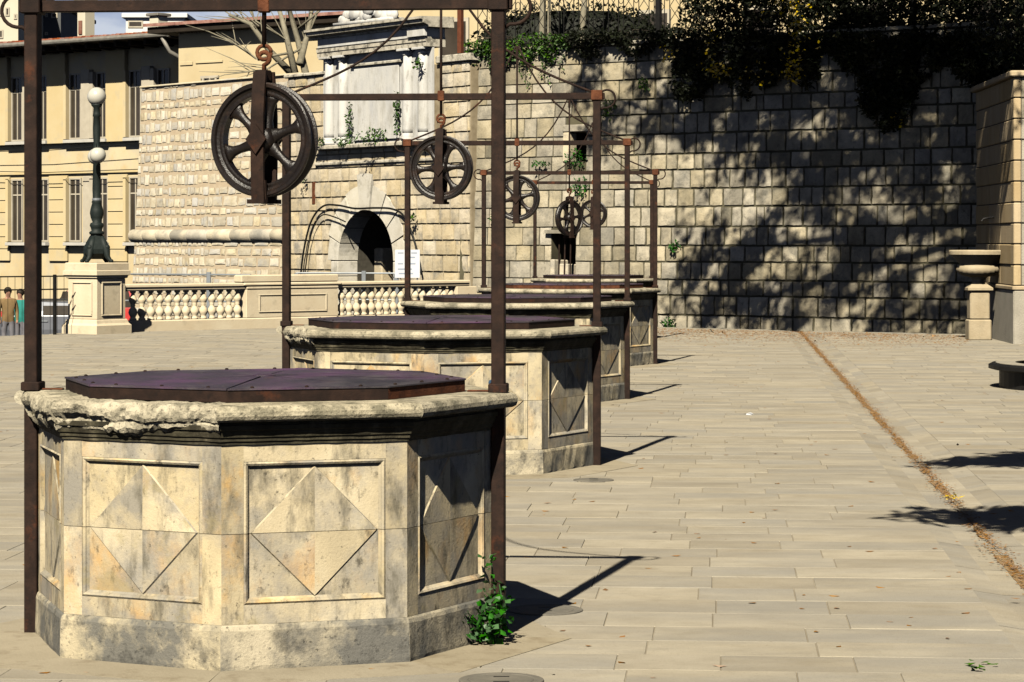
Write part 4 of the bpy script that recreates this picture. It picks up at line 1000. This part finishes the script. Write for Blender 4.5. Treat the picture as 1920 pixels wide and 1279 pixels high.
t = thing('hanging_shrub', 'dark shrub massed on top of the banded pier at the right edge', 'shrub', (8.3, 43.2, 4.3), group=GS)
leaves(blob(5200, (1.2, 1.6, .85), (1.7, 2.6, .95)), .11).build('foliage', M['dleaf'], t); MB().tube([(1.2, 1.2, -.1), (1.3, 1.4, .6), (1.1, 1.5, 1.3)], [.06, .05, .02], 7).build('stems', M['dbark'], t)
leaves(blob(60, (.33, -.3, .95), (.10, .2, .28)), .07).build('white_flowers', M['board'], t)
GI = 'green ivy on the walls'
def ivy_low(x): return 128 - abs(x - 925) * .16 + 12 * sin(x * .11)
shrub('ivy', 'sunlit green ivy spilling over the wall top left of the tallest post', (868, 962, 78, ivy_low), 950, .085, 'leaf', GI, cat='ivy', out=(.03, .25))
shrub('ivy', 'sunlit green ivy spilling over the wall top right of the tallest post', (962, 1062, 64, lambda x: 118 - (x - 962) * .22 + 10 * sin(x * .13)), 1000, .085, 'leaf', GI, cat='ivy', out=(.03, .25))
iv = thing('ivy', 'thin ivy strands dangling down the wall under the green ivy', 'ivy', rwp(990, 110), group=GI)
pts = []; base = rwp(990, 110)
for (x, ya, yb) in ((985, 110, 165), (1010, 110, 150), (1022, 100, 160), (972, 110, 140), (1046, 96, 130)):
    for _ in range(46): f = R(); pts.append(rwp(x + 4 * sin(f * 7) + U(-4, 4), ya + (yb - ya) * f, .06) - base)
leaves(pts, .06).build('foliage', M['leaf'], iv)
for (x, y, lab_) in ((1135, 205, 'round green tuft growing from the wall behind the second frame'), (1085, 352, 'green tuft growing from the wall beside the far pulleys'), (1075, 297, 'green tuft in the small square opening of the wall'),
                     (925, 405, 'green tuft growing from the wall left of the third pulley'), (1010, 308, 'thin green tuft along a joint left of the square opening'), (1256, 606, 'green tuft at the foot of the wall right of the far wells'),
                     (1262, 463, 'tiny green tuft on the wall right of the last post'), (1200, 158, 'small green tuft high on the wall right of the second frame')):
    b_ = rwp(x, y, .02); big = 1.0 if x in (1135, 1085, 1075) else .6
    t = leaves([q for q in blob(int(110 * big), (0, -.08, 0), (.22 * big * (1.8 if x == 1010 else 1), .10, .20 * big * (.4 if x == 1010 else 1)))], .075).build('foliage', M['weed' if y > 280 else 'leaf'], thing('wall_plant', lab_, 'plant', b_, group='plants growing from the walls'))
def gtuft(u, z, w, h_, n, lab_, o=.2, m='leaf'):
    p = gp(u, z, o); leaves(blob(n, (0, 0, 0), (w, .12, h_)), .085).build('foliage', M[m], thing('wall_plant', lab_, 'plant', p, group='plants growing from the walls'))
gtuft(1.75, 3.82, .22, .10, 60, 'low green plant at the left end of the monument ledge'); gtuft(2.75, 3.82, .32, .12, 90, 'low green plant on the monument ledge under the left columns')
gtuft(4.0, 3.86, .55, .17, 220, 'largest green plant on the monument ledge, under the tablet'); gtuft(4.66, 4.35, .06, .5, 130, 'green creeper up the right edge of the tablet', .12); gtuft(2.78, 4.25, .05, .42, 90, 'green creeper up the left edge of the tablet', .12)
gtuft(5.72, 5.3, .08, .13, 40, 'small green plant on the outer right column', .3); gtuft(.9, 3.05, .12, .1, 40, 'small green plant on the wall left of the arch'); gtuft(5.35, 2.15, .1, .08, 40, 'small green plant on the wall right of the arch')

# weed at the foot of the nearest well
wd = thing('weed', 'bright green leafy weed climbing at the foot of the nearest post', 'weed', (-.10, 10.93, 0.006)); pts = []
sb = MB()
for (x, y, h_, n) in ((-.16, -.02, .08, 26), (-.11, -.06, .12, 46), (-.05, -.09, .17, 60), (.01, -.08, .15, 60), (.05, -.05, .13, 40), (.03, -.03, .34, 42), (.055, -.03, .24, 34)):
    tip = Vector((x + U(-.03, .05), y + U(-.03, .03), h_)); root = Vector((x * .6, y * .5, 0)); mid = (tip + root) / 2 + Vector((U(-.03, .03), U(-.03, .03), 0)); sb.tube([root, mid, tip], [.006, .005, .003], 5)
    for _ in range(n):
        f = U(.12, 1.05); c = root.lerp(tip, min(f, 1)); pts.append(c + Vector((random.gauss(0, .026), random.gauss(0, .026), random.gauss(0, .014))))
leaves([p for p in pts if p.z > .004], .034, asp=.85).build('foliage', M['weed'], wd); sb.build('stems', M['weed'], wd)

# ---------------------------------------------------------------- trees standing right of the view that shade the wall and the paving
def tree(name, label, base, crotch, clusters, leaf, nleaf, r0, hubs, group, rad=.34, m='leaf', bark='dbark'):
    t = thing(name, label, 'tree', base, group=group); B = Vector(base)
    tr = MB(); C = Vector(crotch) - B
    tr.tube([(0, 0, -.1), (0, 0, .15), C * .35 + Vector((.1, .05, 0)), C * .7, C], [r0 * 1.5, r0 * 1.1, r0, r0 * .85, r0 * .7], 12); tr.build('trunk', M[bark], t, True)
    loc = [Vector(c) - B for c in clusters]; random.shuffle(loc); hb = loc[:hubs]; tw = MB()
    for h_ in hb:
        lm = MB(); mid = C.lerp(h_, .5) + Vector((U(-.3, .3), U(-.3, .3), U(.1, .7))); lm.tube([C * .9, C.lerp(mid, .5) + Vector((0, 0, .1)), mid, mid.lerp(h_, .6), h_], [r0 * .45, r0 * .36, r0 * .26, r0 * .16, .02], 7); lm.build('limb', M[bark], t, True)
    for c in loc[hubs:]:
        h_ = min(hb, key=lambda q: (q - c).length); tw.tube([h_.lerp(C, .15), h_.lerp(c, .5) + Vector((U(-.1, .1), U(-.1, .1), U(0, .15))), c], [.022, .014, .006], 5)
    tw.build('twigs', M[bark], t)
    pts = []
    for c in loc: pts += blob(nleaf, c, (rad * U(.7, 1.3), rad * U(.7, 1.3), rad * U(.5, .9)))
    leaves(pts, leaf, flat=.3, asp=.55).build('crown', M[m], t)
    return t
def in_view(p): return abs(p.x) < .2 * p.y and p.z < CAM_H + .0935 * p.y + .25
def back(p, t_): return p - LDIR * t_
shade = []
def add_shade(k, x0, x1, y0, y1, ok=lambda x, y: True, t0=10, t1=16):
    n_ = 0; g = 0
    while n_ < k and g < 4000:
        g += 1
        x, y = U(x0, x1), U(y0, y1)
        if not ok(x, y): continue
        p = back(rwp(x, y, 0), U(t0, t1))
        if in_view(p): continue
        shade.append(p); n_ += 1
lit = [(1560, 372, 26), (1762, 352, 24), (1742, 470, 26), (1742, 520, 24), (1530, 520, 30), (1640, 545, 24), (1525, 575, 22), (1720, 565, 24), (1600, 395, 16), (1465, 560, 20), (1440, 500, 22), (1420, 350, 45), (1580, 290, 16), (1500, 440, 26), (1560, 470, 20), (1680, 420, 22), (1640, 330, 18), (1800, 440, 18), (1700, 250, 16), (1520, 240, 18), (1590, 590, 24), (1790, 590, 20), (1660, 490, 18)]
nolit = lambda x, y: all((x - a) ** 2 + ((y - b) * .7) ** 2 > r * r for a, b, r in lit)
add_shade(130, 1290, 1900, 0, 185, lambda x, y: not (abs(x - 1504) < 34 or (abs(x - 1362) < 40 and 100 < y < 165)))
for _ in range(34):
    shade.append(back(Vector((8.1, U(43.8, 47), U(2.2, 4.6))), U(8, 12)))
add_shade(130, 1430, 1850, 180, 420, lambda x, y: nolit(x, y) and x > 1440 - (y - 180) * .1)
add_shade(74, 1450, 1850, 420, 625, nolit)
diag = lambda x, y: sin((x + y * .62) * .075) > .15
add_shade(52, 1080, 1340, 85, 265, diag, 9, 13); add_shade(34, 1330, 1460, 170, 330, lambda x, y: diag(x, y), 9, 13); add_shade(46, 1275, 1450, 425, 615, lambda x, y: diag(x, y) and nolit(x, y), 9, 13)
tree('plane_tree', 'tall spreading tree right of the view that dapples the wall with shade', (11.2, 37.5, 0), (10.2, 37.2, 9.2), shade, .16, 44, .34, 26, 'trees right of the square')
def plume(tipx, tipy, w, dw, h_, n):
    """clusters of a low branch whose shadow falls on the paving right of px (tipx, tipy)"""
    d = 8250 / (tipy - 452); p0 = Vector((rx(tipx, d), d, 0)); out = []
    for _ in range(n):
        f = R() ** .8; q = p0 + Vector((f * w, (f - .5) * .2 + U(-dw, dw) * min(1, .25 + f * 1.6), 0)); hh = h_ + U(-.3, .4); b_ = q - LDIR * (hh / -LDIR.z)
        if not in_view(b_ + Vector((0, 0, -.25))): out.append(b_)
    return out
c1 = plume(1712, 962, 2.8, .95, 4.3, 80); 
tree('cedar_tree', 'dark cedar right of the view shading the near end of the drain', (5.6, 12.4, 0), (5.2, 12.3, 3.9), c1 + blob(26, (5.4, 12.4, 5.6), (1.6, 1.6, 1.4)), .14, 92, .16, 14, 'trees right of the square', .31, 'dleaf')
c2 = plume(1775, 862, 2.8, .95, 4.3, 70)
tree('cedar_tree', 'dark cedar right of the view shading the middle of the drain', (6.9, 16.6, 0), (6.5, 16.5, 4.0), c2 + blob(26, (6.8, 16.6, 5.6), (1.5, 1.5, 1.4)), .14, 92, .16, 14, 'trees right of the square', .31, 'dleaf')
c3 = plume(1815, 716, 1.6, .4, 4.2, 16)
tree('cedar_tree', 'dark cedar growing in the round planter', (6.9, 30.0, .15), (6.9, 29.8, 4.0), c3 + blob(22, (7.6, 29.8, 5.6), (1.2, 1.2, 1.3)), .13, 60, .15, 10, 'trees right of the square', .28, 'dleaf')
# bare tree behind the rubble bastion
bt = thing('bare_tree', 'bare leafless tree with pale trunks behind the rubble bastion', 'tree', (-7.2, 68, 4.4)); base = Vector((-7.2, 68, 4.4))
trunks = [[(555, 145), (535, 60), (515, -15)], [(575, 145), (560, 80), (540, 10), (530, -20)], [(548, 140), (505, 95), (470, 45), (430, 28)], [(562, 120), (578, 60), (590, -10)], [(540, 100), (480, 110), (430, 75)], [(530, 70), (480, 40), (450, -10)], [(565, 90), (500, 130), (440, 138)], [(552, 60), (600, 20), (620, -15)]]
for i, T in enumerate(trunks):
    P = [at(x, y, 68 + U(-.5, .5)) - base for x, y in T]; P = [P[0]] + P[1:]; r = .10 if i < 4 else .035
    rr_ = [r * (1 - .6 * q / (len(P) - 1)) for q in range(len(P))]
    MB().tube(P, rr_, 7).build('trunk' if i < 4 else 'branch', M['bark'], bt, True)
    b = MB()
    for _ in range(9):
        s_ = P[-2].lerp(P[-1], U(-.4, .9)); d_ = (P[-1] - P[-2]).normalized(); e = s_ + (d_ + Vector((U(-.9, .9), U(-.3, .3), U(-.3, .7)))) * U(.4, 1.1); b.tube([s_, s_.lerp(e, .5) + Vector((0, 0, U(-.05, .08))), e], [.018, .012, .004], 5)
    b.build('twigs', M['bark'], bt)

# ---------------------------------------------------------------- buildings behind
FP, FQ = (-22.0, 102.0), (-11.3, 93.4); ang, LF = wall_frame(FP, FQ)
yb_ = thing('ochre_house', 'long ochre house with deep eaves and paired windows at the far left', 'building', (FP[0], FP[1], -1.5), ang)
G0 = 1.5; EZ = 8.80
def fz(z): return z + G0
MB().box(0, LF, .0, 9, 0, fz(EZ)).build('wall', M['facade'], yb_)
for bc in (2.2, 5.4, 8.59, 11.75):
    for zz0, zz1, up in ((5.35, 7.75, True), (1.62, 3.95, False)):
        for wc in (-.72, .72):
            x0, x1 = bc + wc - .31, bc + wc + .31
            if x1 > LF: continue
            w = MB(); 
            for (a0, a1, c0, c1) in ((x0, x0 + .05, zz0, zz1), (x1 - .05, x1, zz0, zz1), (x0 + .05, x1 - .05, zz1 - .06, zz1), (x0 + .05, x1 - .05, zz0, zz0 + .06)): w.box(a0, a1, -.06, .0005, fz(c0), fz(c1))
            wo = w.build('window', M['shutter'], yb_)
            MB().box(x0 + .05, x1 - .05, -.012, -.002, fz(zz0 + .06), fz(zz1 - .06)).build('pane', M['glass'], wo)
            mm = MB(); mm.box((x0 + x1) / 2 - .02, (x0 + x1) / 2 + .02, -.035, -.0125, fz(zz0 + .06), fz(zz1 - .06)); mm.box(x0 + .05, (x0 + x1) / 2 - .02, -.035, -.0125, fz(zz1 - .62), fz(zz1 - .57)); mm.box((x0 + x1) / 2 + .02, x1 - .05, -.035, -.0125, fz(zz1 - .62), fz(zz1 - .57)); mm.build('glazing_bar', M['shutter'], wo)
            MB().bbox(x0 - .16 if wc < 0 else x0 - .2, x0 - .02, -.22, .0005, fz(zz0), fz(zz1), .01).build('reveal', M['shutter' if wc > 0 else 'pil'], yb_)
        MB().bbox(bc - 1.12, bc + 1.12, -.30, .0005, fz(zz0 - .14), fz(zz0 - .02), .01).build('sill', M['sill'], yb_)
    for (p0, p1) in ((bc - 2.12, bc - 1.12),):
        if p0 > 0: MB().bbox(p0, p1, -.20, .0005, fz(5.2), fz(EZ - .3), .02).build('pilaster', M['pil'], yb_)
        z = .9
        while z < 4.0:
            if p0 > 0: MB().bbox(p0, p1, -.09, .0005, fz(z + .012), fz(z + .438), .012).build('rustic_block', M['pil'], yb_)
            z += .45
    MB().bbox(bc - .22, bc + .22, -.24, .0005, fz(5.33), fz(7.85), .015).build('mullion_pier', M['shutter'], yb_)
    MB().bbox(bc - .22, bc + .22, -.14, .0005, fz(1.6), fz(4.0), .015).build('mullion_pier', M['shutter'], yb_)
MB().bbox(0, LF, -.10, .0005, fz(4.10), fz(4.20), .01).build('string_course', M['pil'], yb_)
ev = MB(); ev.hexa([(-.4, -1.45, fz(EZ - .12)), (LF + .5, -1.45, fz(EZ - .12)), (LF + .5, 2, fz(EZ - .12)), (-.4, 2, fz(EZ - .12)), (-.4, -1.45, fz(EZ)), (LF + .5, -1.45, fz(EZ)), (LF + .5, 2, fz(EZ)), (-.4, 2, fz(EZ))]); ev.build('eave', M['soffit'], yb_)
u = .1
while u < LF: MB().box(u, u + .12, -1.38, 0, fz(EZ - .30), fz(EZ - .121)).build('rafter_end', M['soffit'], yb_); u += .75
MB().tube([(-.4, -1.53, fz(EZ - .02)), (LF + .5, -1.53, fz(EZ - .02))], .09, 9).build('gutter', M['gutter'], yb_)
rf = MB(); rf.hexa([(-.5, -1.5, fz(EZ + .005)), (LF + .6, -1.5, fz(EZ + .005)), (LF + .6, 5, fz(EZ + .30)), (-.5, 5, fz(EZ + .30)), (-.5, -1.5, fz(EZ + .06)), (LF + .6, -1.5, fz(EZ + .06)), (LF + .6, 5, fz(EZ + .36)), (-.5, 5, fz(EZ + .36))]); ro = rf.build('roof', M['tile'], yb_)
tile_me = MB().loft([[(.10 * cos(t), y, z0_ + .075 * sin(t)) for t in [pi * q / 5 for q in range(6)]] for y, z0_ in ((-1.56, .04), (1.2, .17))], True, True).mesh('roof_tile', M['tile'])
u = -.4
while u < LF + .5: link('roof_tile', tile_me, ro, (u, 0, fz(EZ + U(0, .02)))); u += .22
for (x, w, hh, lab_) in ((102, .42, 1.45, 0), (238, .45, .72, 1)):
    k = (x - 960) / 5000; u = (22 + 102.0 * k) / (.779 + .626 * k) + .1
    c = MB().bbox(u - w / 2, u + w / 2, 1.2, 1.7, fz(EZ + .2), fz(EZ + .25 + hh), .02).build('chimney', M['palewall'], ro)
    MB().bbox(u - w / 2 - .09, u + w / 2 + .09, 1.1, 1.8, fz(EZ + .25 + hh), fz(EZ + .36 + hh), .02).build('chimney_cap', M['gutter'], ro)
    if lab_ == 0: MB().box(u - .10, u + .08, 1.16, 1.199, fz(EZ + .5), fz(EZ + 1.0)).build('brick_patch', M['tile'], ro)
MB().tube([(LF + .2, -1.5, fz(EZ - .12)), (LF + .35, -1.3, fz(EZ - .6)), (LF + .75, -.3, fz(EZ - 1.1)), (LF + .8, -.15, fz(EZ - 2))], .07, 8).build('down_pipe', M['gutter'], yb_, True)
for (za, zb) in ((5.0, 5.15), (4.35, 4.2)): MB().tube([(0, -.5, fz(za)), (LF * .5, -.5, fz((za + zb) / 2 - .12)), (LF, -.5, fz(zb))], .014, 5).build('wire', M['cable'], yb_)
# cream house behind the rubble bastion
A0, A1 = Vector((-10.75, 86, 0)), Vector((-4.4, 81.5, 0)); ang, LC = wall_frame(A0, A1)
ch = thing('cream_house', 'cream house with a small window and black eaves behind the rubble bastion', 'building', (A0.x, A0.y, -1.5), ang)
MB().box(0, LC, 0, 8, 0, fz(8.6)).build('wall', M['cream'], ch)
for (x0, x1, z0, z1) in ((.08, .62, 7.30, 7.42), (.75, 1.9, 7.34, 7.42)): MB().bbox(x0, x1, -.04, .0005, fz(z0), fz(z1), .01).build('panel_moulding', M['cream'], ch)
wo = MB()
X0, X1, Z0, Z1 = 1.10, 1.62, 6.55, 7.6
for (a0, a1, c0, c1) in ((X0 - .05, X0 + .03, Z0, Z1 - .5), (X1 - .03, X1 + .05, Z0, Z1 - .5), (X0 - .12, X1 + .12, Z1 - .5, Z1 - .42), (X0 + .26, X0 + .30, Z0, Z1 - .5)): wo.box(a0, a1, -.06, .0005, fz(c0 - .25), fz(c1 - .25) if c1 < Z1 - .45 else fz(c1 - .25))
w_ = wo.build('window', M['shutter'], ch); MB().box(X0, X1, -.012, -.002, fz(Z0 - .25), fz(Z1 - .75)).build('pane', M['glass'], w_)
MB().bbox(-.05, .9, -.25, .0005, fz(6.38), fz(6.50), .01).build('ledge', M['sill'], ch); MB().bbox(1.75, LC, -.25, .0005, fz(6.42), fz(6.54), .01).build('ledge', M['sill'], ch)
e = MB(); e.hexa([(-.9, -.5, fz(8.35)), (LC + 1, -.5, fz(8.35)), (LC + 1, 3, fz(8.35)), (-.9, 3, fz(8.35)), (-.9, -.5, fz(8.55)), (LC + 1, -.5, fz(8.55)), (LC + 1, 3, fz(8.9)), (-.9, 3, fz(8.9))]); e.build('eave', M['soffit'], ch)
e = MB(); e.hexa([(-1, -.6, fz(8.56)), (LC + 1, -.6, fz(8.56)), (LC + 1, 6, fz(9.2)), (-1, 6, fz(9.2)), (-1, -.6, fz(8.66)), (LC + 1, -.6, fz(8.66)), (LC + 1, 6, fz(9.3)), (-1, 6, fz(9.3))]); e.build('roof', M['tile'], ch)
# far blocks
def block(name, label, x0, x1, ytop, d, m, wins, dep=12):
    X0, X1 = rx(x0, d), rx(x1, d); zt = CAM_H - (ytop - 452) / 5000 * d
    t = thing(name, label, 'building', (X0, d, -1.5)); MB().box(0, X1 - X0, 0, dep, 0, zt + 1.5).build('wall', M[m], t)
    MB().bbox(-.2, X1 - X0 + .2, -.2, dep + .2, zt + 1.5, zt + 1.75, .03).build('roof_slab', M['whitewall' if m != 'greywall' else 'greywall'], t)
    for (a, b_, c, e_) in wins:
        xa, xb = rx(a, d) - X0, rx(b_, d) - X0; za, zb = CAM_H - (e_ - 452) / 5000 * d + 1.5, CAM_H - (c - 452) / 5000 * d + 1.5
        w = MB(); f = .07
        for (p, q, r, s_) in ((xa, xb, za, za + f), (xa, xb, zb - f, zb), (xa, xa + f, za + f, zb - f), (xb - f, xb, za + f, zb - f)): w.box(p, q, -.05, .0005, r, s_)
        wo = w.build('window', M['shutter'], t); MB().box(xa + f, xb - f, -.02, -.002, za + f, zb - f).build('pane', M['glass'], wo)
    return t
block('apartment_tower', 'pale apartment tower at the top left corner', -60, 34, -60, 150, 'palewall', [(-2, 6, 14, 30), (-2, 6, 56, 72), (10, 18, 14, 30), (26, 32, 26, 36)])
block('grey_tower', 'dark grey tower behind the ochre roof at the top left', 66, 114, 14, 158, 'greywall', [(84, 90, 26, 32), (96, 108, 24, 34), (70, 75, 52, 66), (84, 90, 60, 66)])
block('white_block', 'white modern block seen over the red tiled roof', 236, 345, 34, 140, 'whitewall', [(240, 268, 39, 52), (305, 332, 41, 52)])
# terrace house and hedge behind the fence
t = thing('terrace_house', 'sunlit cream house seen through the fence on the terrace', 'building', (-3.2, 72, 5.2), radians(-26))
MB().box(0, 19, 0, 6, 0, 6).build('wall', M['cream'], t)
for q in range(6):
    x = 1.4 + q * 2.9; wo = MB(); wo.box(x, x + .9, -.06, .0005, .55, 2.4); wo = wo.build('window', M['shutter'], t); MB().box(x + .08, x + .82, -.075, -.0605, .65, 2.3).build('pane', M['glass'], wo)
    MB().bbox(x - .1, x + 1.0, -.18, .0005, .42, .549, .01).build('sill', M['sill'], t)
MB().bbox(-.1, 19.1, -.05, .0005, 0, .3, .02).build('base_course', M['sill'], t)
hd_ = thing('hedge', 'dark clipped hedge behind the fence, left end', 'hedge', (-.2, 58.2, 5.2))
MB().sphere((1.6, .3, .75), 1.0, 12, 8, (2.1, .5, .80)).build('inner_mass', M['dleaf'], hd_)
leaves([Vector((1.6 + p.x * 2.35, .3 + p.y * .6, .80 + p.z * .92)) for p in [Vector((U(-1, 1), U(-1, 1), U(-1, 1))).normalized() * U(.88, 1.0) for _ in range(2200)]], .12).build('foliage', M['dleaf'], hd_)
for i, (x, w, lab_) in enumerate(((1045, .09, 'leftmost pale bare tree behind the fence'), (1028, .05, 'thinnest pale bare tree behind the fence'), (1092, .085, 'rightmost pale bare tree behind the fence'))):
    p = at(x - (40 if i == 0 else 0), 90, 56.6); q = thing('bare_tree', lab_, 'tree', (p.x + (.1 if i == 0 else 0), p.y, 5.2), group='pale trunks behind the fence')
    MB().tube([(0, 0, -.05), (U(-.03, .03), 0, .7), (U(-.1, .1), 0, 1.6), (U(-.3, .3), .1, 3)], [w, w * .85, w * .7, w * .4], 8).build('trunk', M['bark'], q, True)
    b = MB()
    for _ in range(5): s_ = Vector((U(-.1, .1), .05, U(1.6, 2.6))); b.tube([s_, s_ + Vector((U(-.5, .5), U(-.2, .2), .6)), s_ + Vector((U(-1, 1), U(-.3, .3), 1.3))], [.03, .02, .006], 5)
    b.build('branches', M['bark'], q)

# ---------------------------------------------------------------- street life beyond the drop
def car(label, loc, rz, paint, group='cars parked in the lower street', L=4.2, Hh=1.5, W=1.72):
    t = thing('parked_car', label, 'car', loc, rz, group)
    prof = [(-L / 2, .32), (-L / 2 + .03, .62), (-L / 2 + .12, .84), (-L * .22, .96), (-L * .08, 1.0), (L * .30, 1.0), (L / 2 - .08, .95), (L / 2, .62), (L / 2 - .02, .32)]
    b = MB(); b.loft([[(x, y * W / 2 * (1 if z < .9 else .95), z) for x, z in prof] for y in (-1, -.92, .92, 1)], True, True); b.build('body', M[paint], t)
    cab = [(-L * .20, .985), (-L * .07, Hh - .06), (-L * .02, Hh), (L * .30, Hh), (L * .40, Hh - .08), (L * .46, .985)]
    b = MB(); b.loft([[(x, y * W / 2 * (.94 if z < 1.1 else .80), z) for x, z in cab] for y in (-1, 1)], True, True); b.build('cabin', M[paint], t)
    for s in (-1, 1):
        for (x0, x1, i0, i1) in ((-L * .15, L * .05, .05, 0), (L * .075, L * .25, 0, 0), (L * .275, L * .41, 0, .12)):
            yb0, yt0 = s * (W / 2 * .94 + .002), s * (W / 2 * .855 + .006)
            MB().hexa([(x0, yb0, 1.03), (x1, yb0, 1.03), (x1, yb0 - s * .02, 1.03), (x0, yb0 - s * .02, 1.03), (x0 + i0 * 3, yt0, Hh - .12), (x1 - i1, yt0, Hh - .12), (x1 - i1, yt0 - s * .02, Hh - .12), (x0 + i0 * 3, yt0 - s * .02, Hh - .12)]).build('side_window', M['glass'], t)
        MB().bbox(L * .06, L * .11, s * (W / 2 - .01) - .012, s * (W / 2 - .01) + .03 * s + .012 if s > 0 else s * (W / 2 - .01) + .012, .84, .88, .004).build('door_handle', M['steel'], t)
        for x in (-L * .31, L * .30):
            w = MB(); w.tube([(x, s * (W / 2 - .18), .32), (x, s * (W / 2 + .01), .32)], .32, 18); wo = w.build('wheel', M['tyre'], t)
            MB().tube([(x, s * (W / 2 + .011), .32), (x, s * (W / 2 + .018), .32)], .19, 14).build('rim', M['steel'], wo)
        MB().bbox(-L / 2 - .01, -L / 2 + .12, s * .62 - .14, s * .62 + .14, .62, .76, .01).build('headlight', M['globe'], t)
    MB().hexa([(-L * .205, -W * .42, 1.0), (-L * .205, W * .42, 1.0), (-L * .19, W * .42, 1.0), (-L * .19, -W * .42, 1.0), (-L * .085, -W * .38, Hh - .09), (-L * .085, W * .38, Hh - .09), (-L * .07, W * .38, Hh - .09), (-L * .07, -W * .38, Hh - .09)]).build('windscreen', M['glass'], t)
    for y in (-.5, .5): MB().tube([(-L * .0, y, Hh + .04), (L * .28, y, Hh + .04)], .02, 6).build('roof_bar', M['blackiron'], t)
    return t
car('silver car parked in the lower street beside the lamp pedestal', (rx(66, 77), 77, -1.5), radians(3), 'carpaint', Hh=1.42)
car('red car parked behind the silver car', (rx(150, 86), 86, -1.5), radians(4), 'redcar', Hh=1.66)
car('red car parked at the far left edge', (rx(-118, 83), 83, -1.5), radians(8), 'redcar', Hh=1.62)
def person(label, loc, rz, top, s=1.0):
    t = thing('person', label, 'person', loc, rz)
    J = {'pel': (0, 0, .93), 'waist': (0, .0, 1.08), 'chest': (0, 0, 1.30), 'neck': (0, 0, 1.47), 'head0': (0, -.01, 1.54), 'head': (0, -.02, 1.63), 'crown': (0, -.01, 1.70)}
    V = []; E_ = []; Rr = []; idx = {}
    def v(n_, p, r): idx[n_] = len(V); V.append(p); Rr.append(r)
    for n_, r in (('pel', (.16, .12)), ('waist', (.155, .11)), ('chest', (.18, .125)), ('neck', (.062, .062)), ('head0', (.065, .07)), ('head', (.085, .10)), ('crown', (.065, .075))): v(n_, J[n_], r)
    for a_, b_ in (('pel', 'waist'), ('waist', 'chest'), ('chest', 'neck'), ('neck', 'head0'), ('head0', 'head'), ('head', 'crown')): E_.append((idx[a_], idx[b_]))
    for sd in (-1, 1):
        k = str(sd)
        for n_, p, r in (('sh' + k, (.19 * sd, 0, 1.40), (.07, .07)), ('el' + k, (.25 * sd, .02, 1.12), (.05, .05)), ('wr' + k, (.23 * sd, -.06, .90), (.036, .036)), ('ha' + k, (.22 * sd, -.08, .80), (.035, .028)),
                         ('hi' + k, (.09 * sd, 0, .86), (.095, .095)), ('kn' + k, (.10 * sd, -.03 * sd, .49), (.065, .065)), ('an' + k, (.10 * sd, .03 * sd, .09), (.045, .045)), ('to' + k, (.11 * sd, -.14 + .03 * sd, .035), (.04, .03))): v(n_ , p, r)
        for a_, b_ in (('chest', 'sh' + k), ('sh' + k, 'el' + k), ('el' + k, 'wr' + k), ('wr' + k, 'ha' + k), ('pel', 'hi' + k), ('hi' + k, 'kn' + k), ('kn' + k, 'an' + k), ('an' + k, 'to' + k)): E_.append((idx[a_], idx[b_]))
    me = bpy.data.meshes.new('body'); me.from_pydata(V, E_, []); o = link('body', me, t)
    for q in ('skin', 'trouser'): me.materials.append(M[q])
    me.materials.append(M[top])
    md = o.modifiers.new('skin', 'SKIN'); o.modifiers.new('sub', 'SUBSURF').levels = 2; o.modifiers['sub'].render_levels = 2
    for i, r in enumerate(Rr): me.skin_vertices[0].data[i].radius = r
    me.skin_vertices[0].data[0].use_root = True
    dg = bpy.context.evaluated_depsgraph_get(); dg.update(); ev_ = o.evaluated_get(dg); m2 = bpy.data.meshes.new_from_object(ev_)
    o.modifiers.clear(); o.data = m2
    for p in m2.polygons:
        c = p.center; p.use_smooth = True
        p.material_index = 0 if (c.z > 1.46 or (abs(c.x) > .17 and c.z < .90)) else (2 if c.z > .86 else 1)
    MB().sphere((0, .012, 1.66), .115, 14, 10, (.92, 1.0, .95)).build('hair', M['hair'], t, True)
    return t
person('person in a brown jacket standing beyond the railing at the left edge', (rx(15, 70), 70, -1.32), radians(25), 'jacket')
person('person in a teal top standing behind the one in brown', (rx(38, 73), 73, -1.42), radians(-15), 'teal')
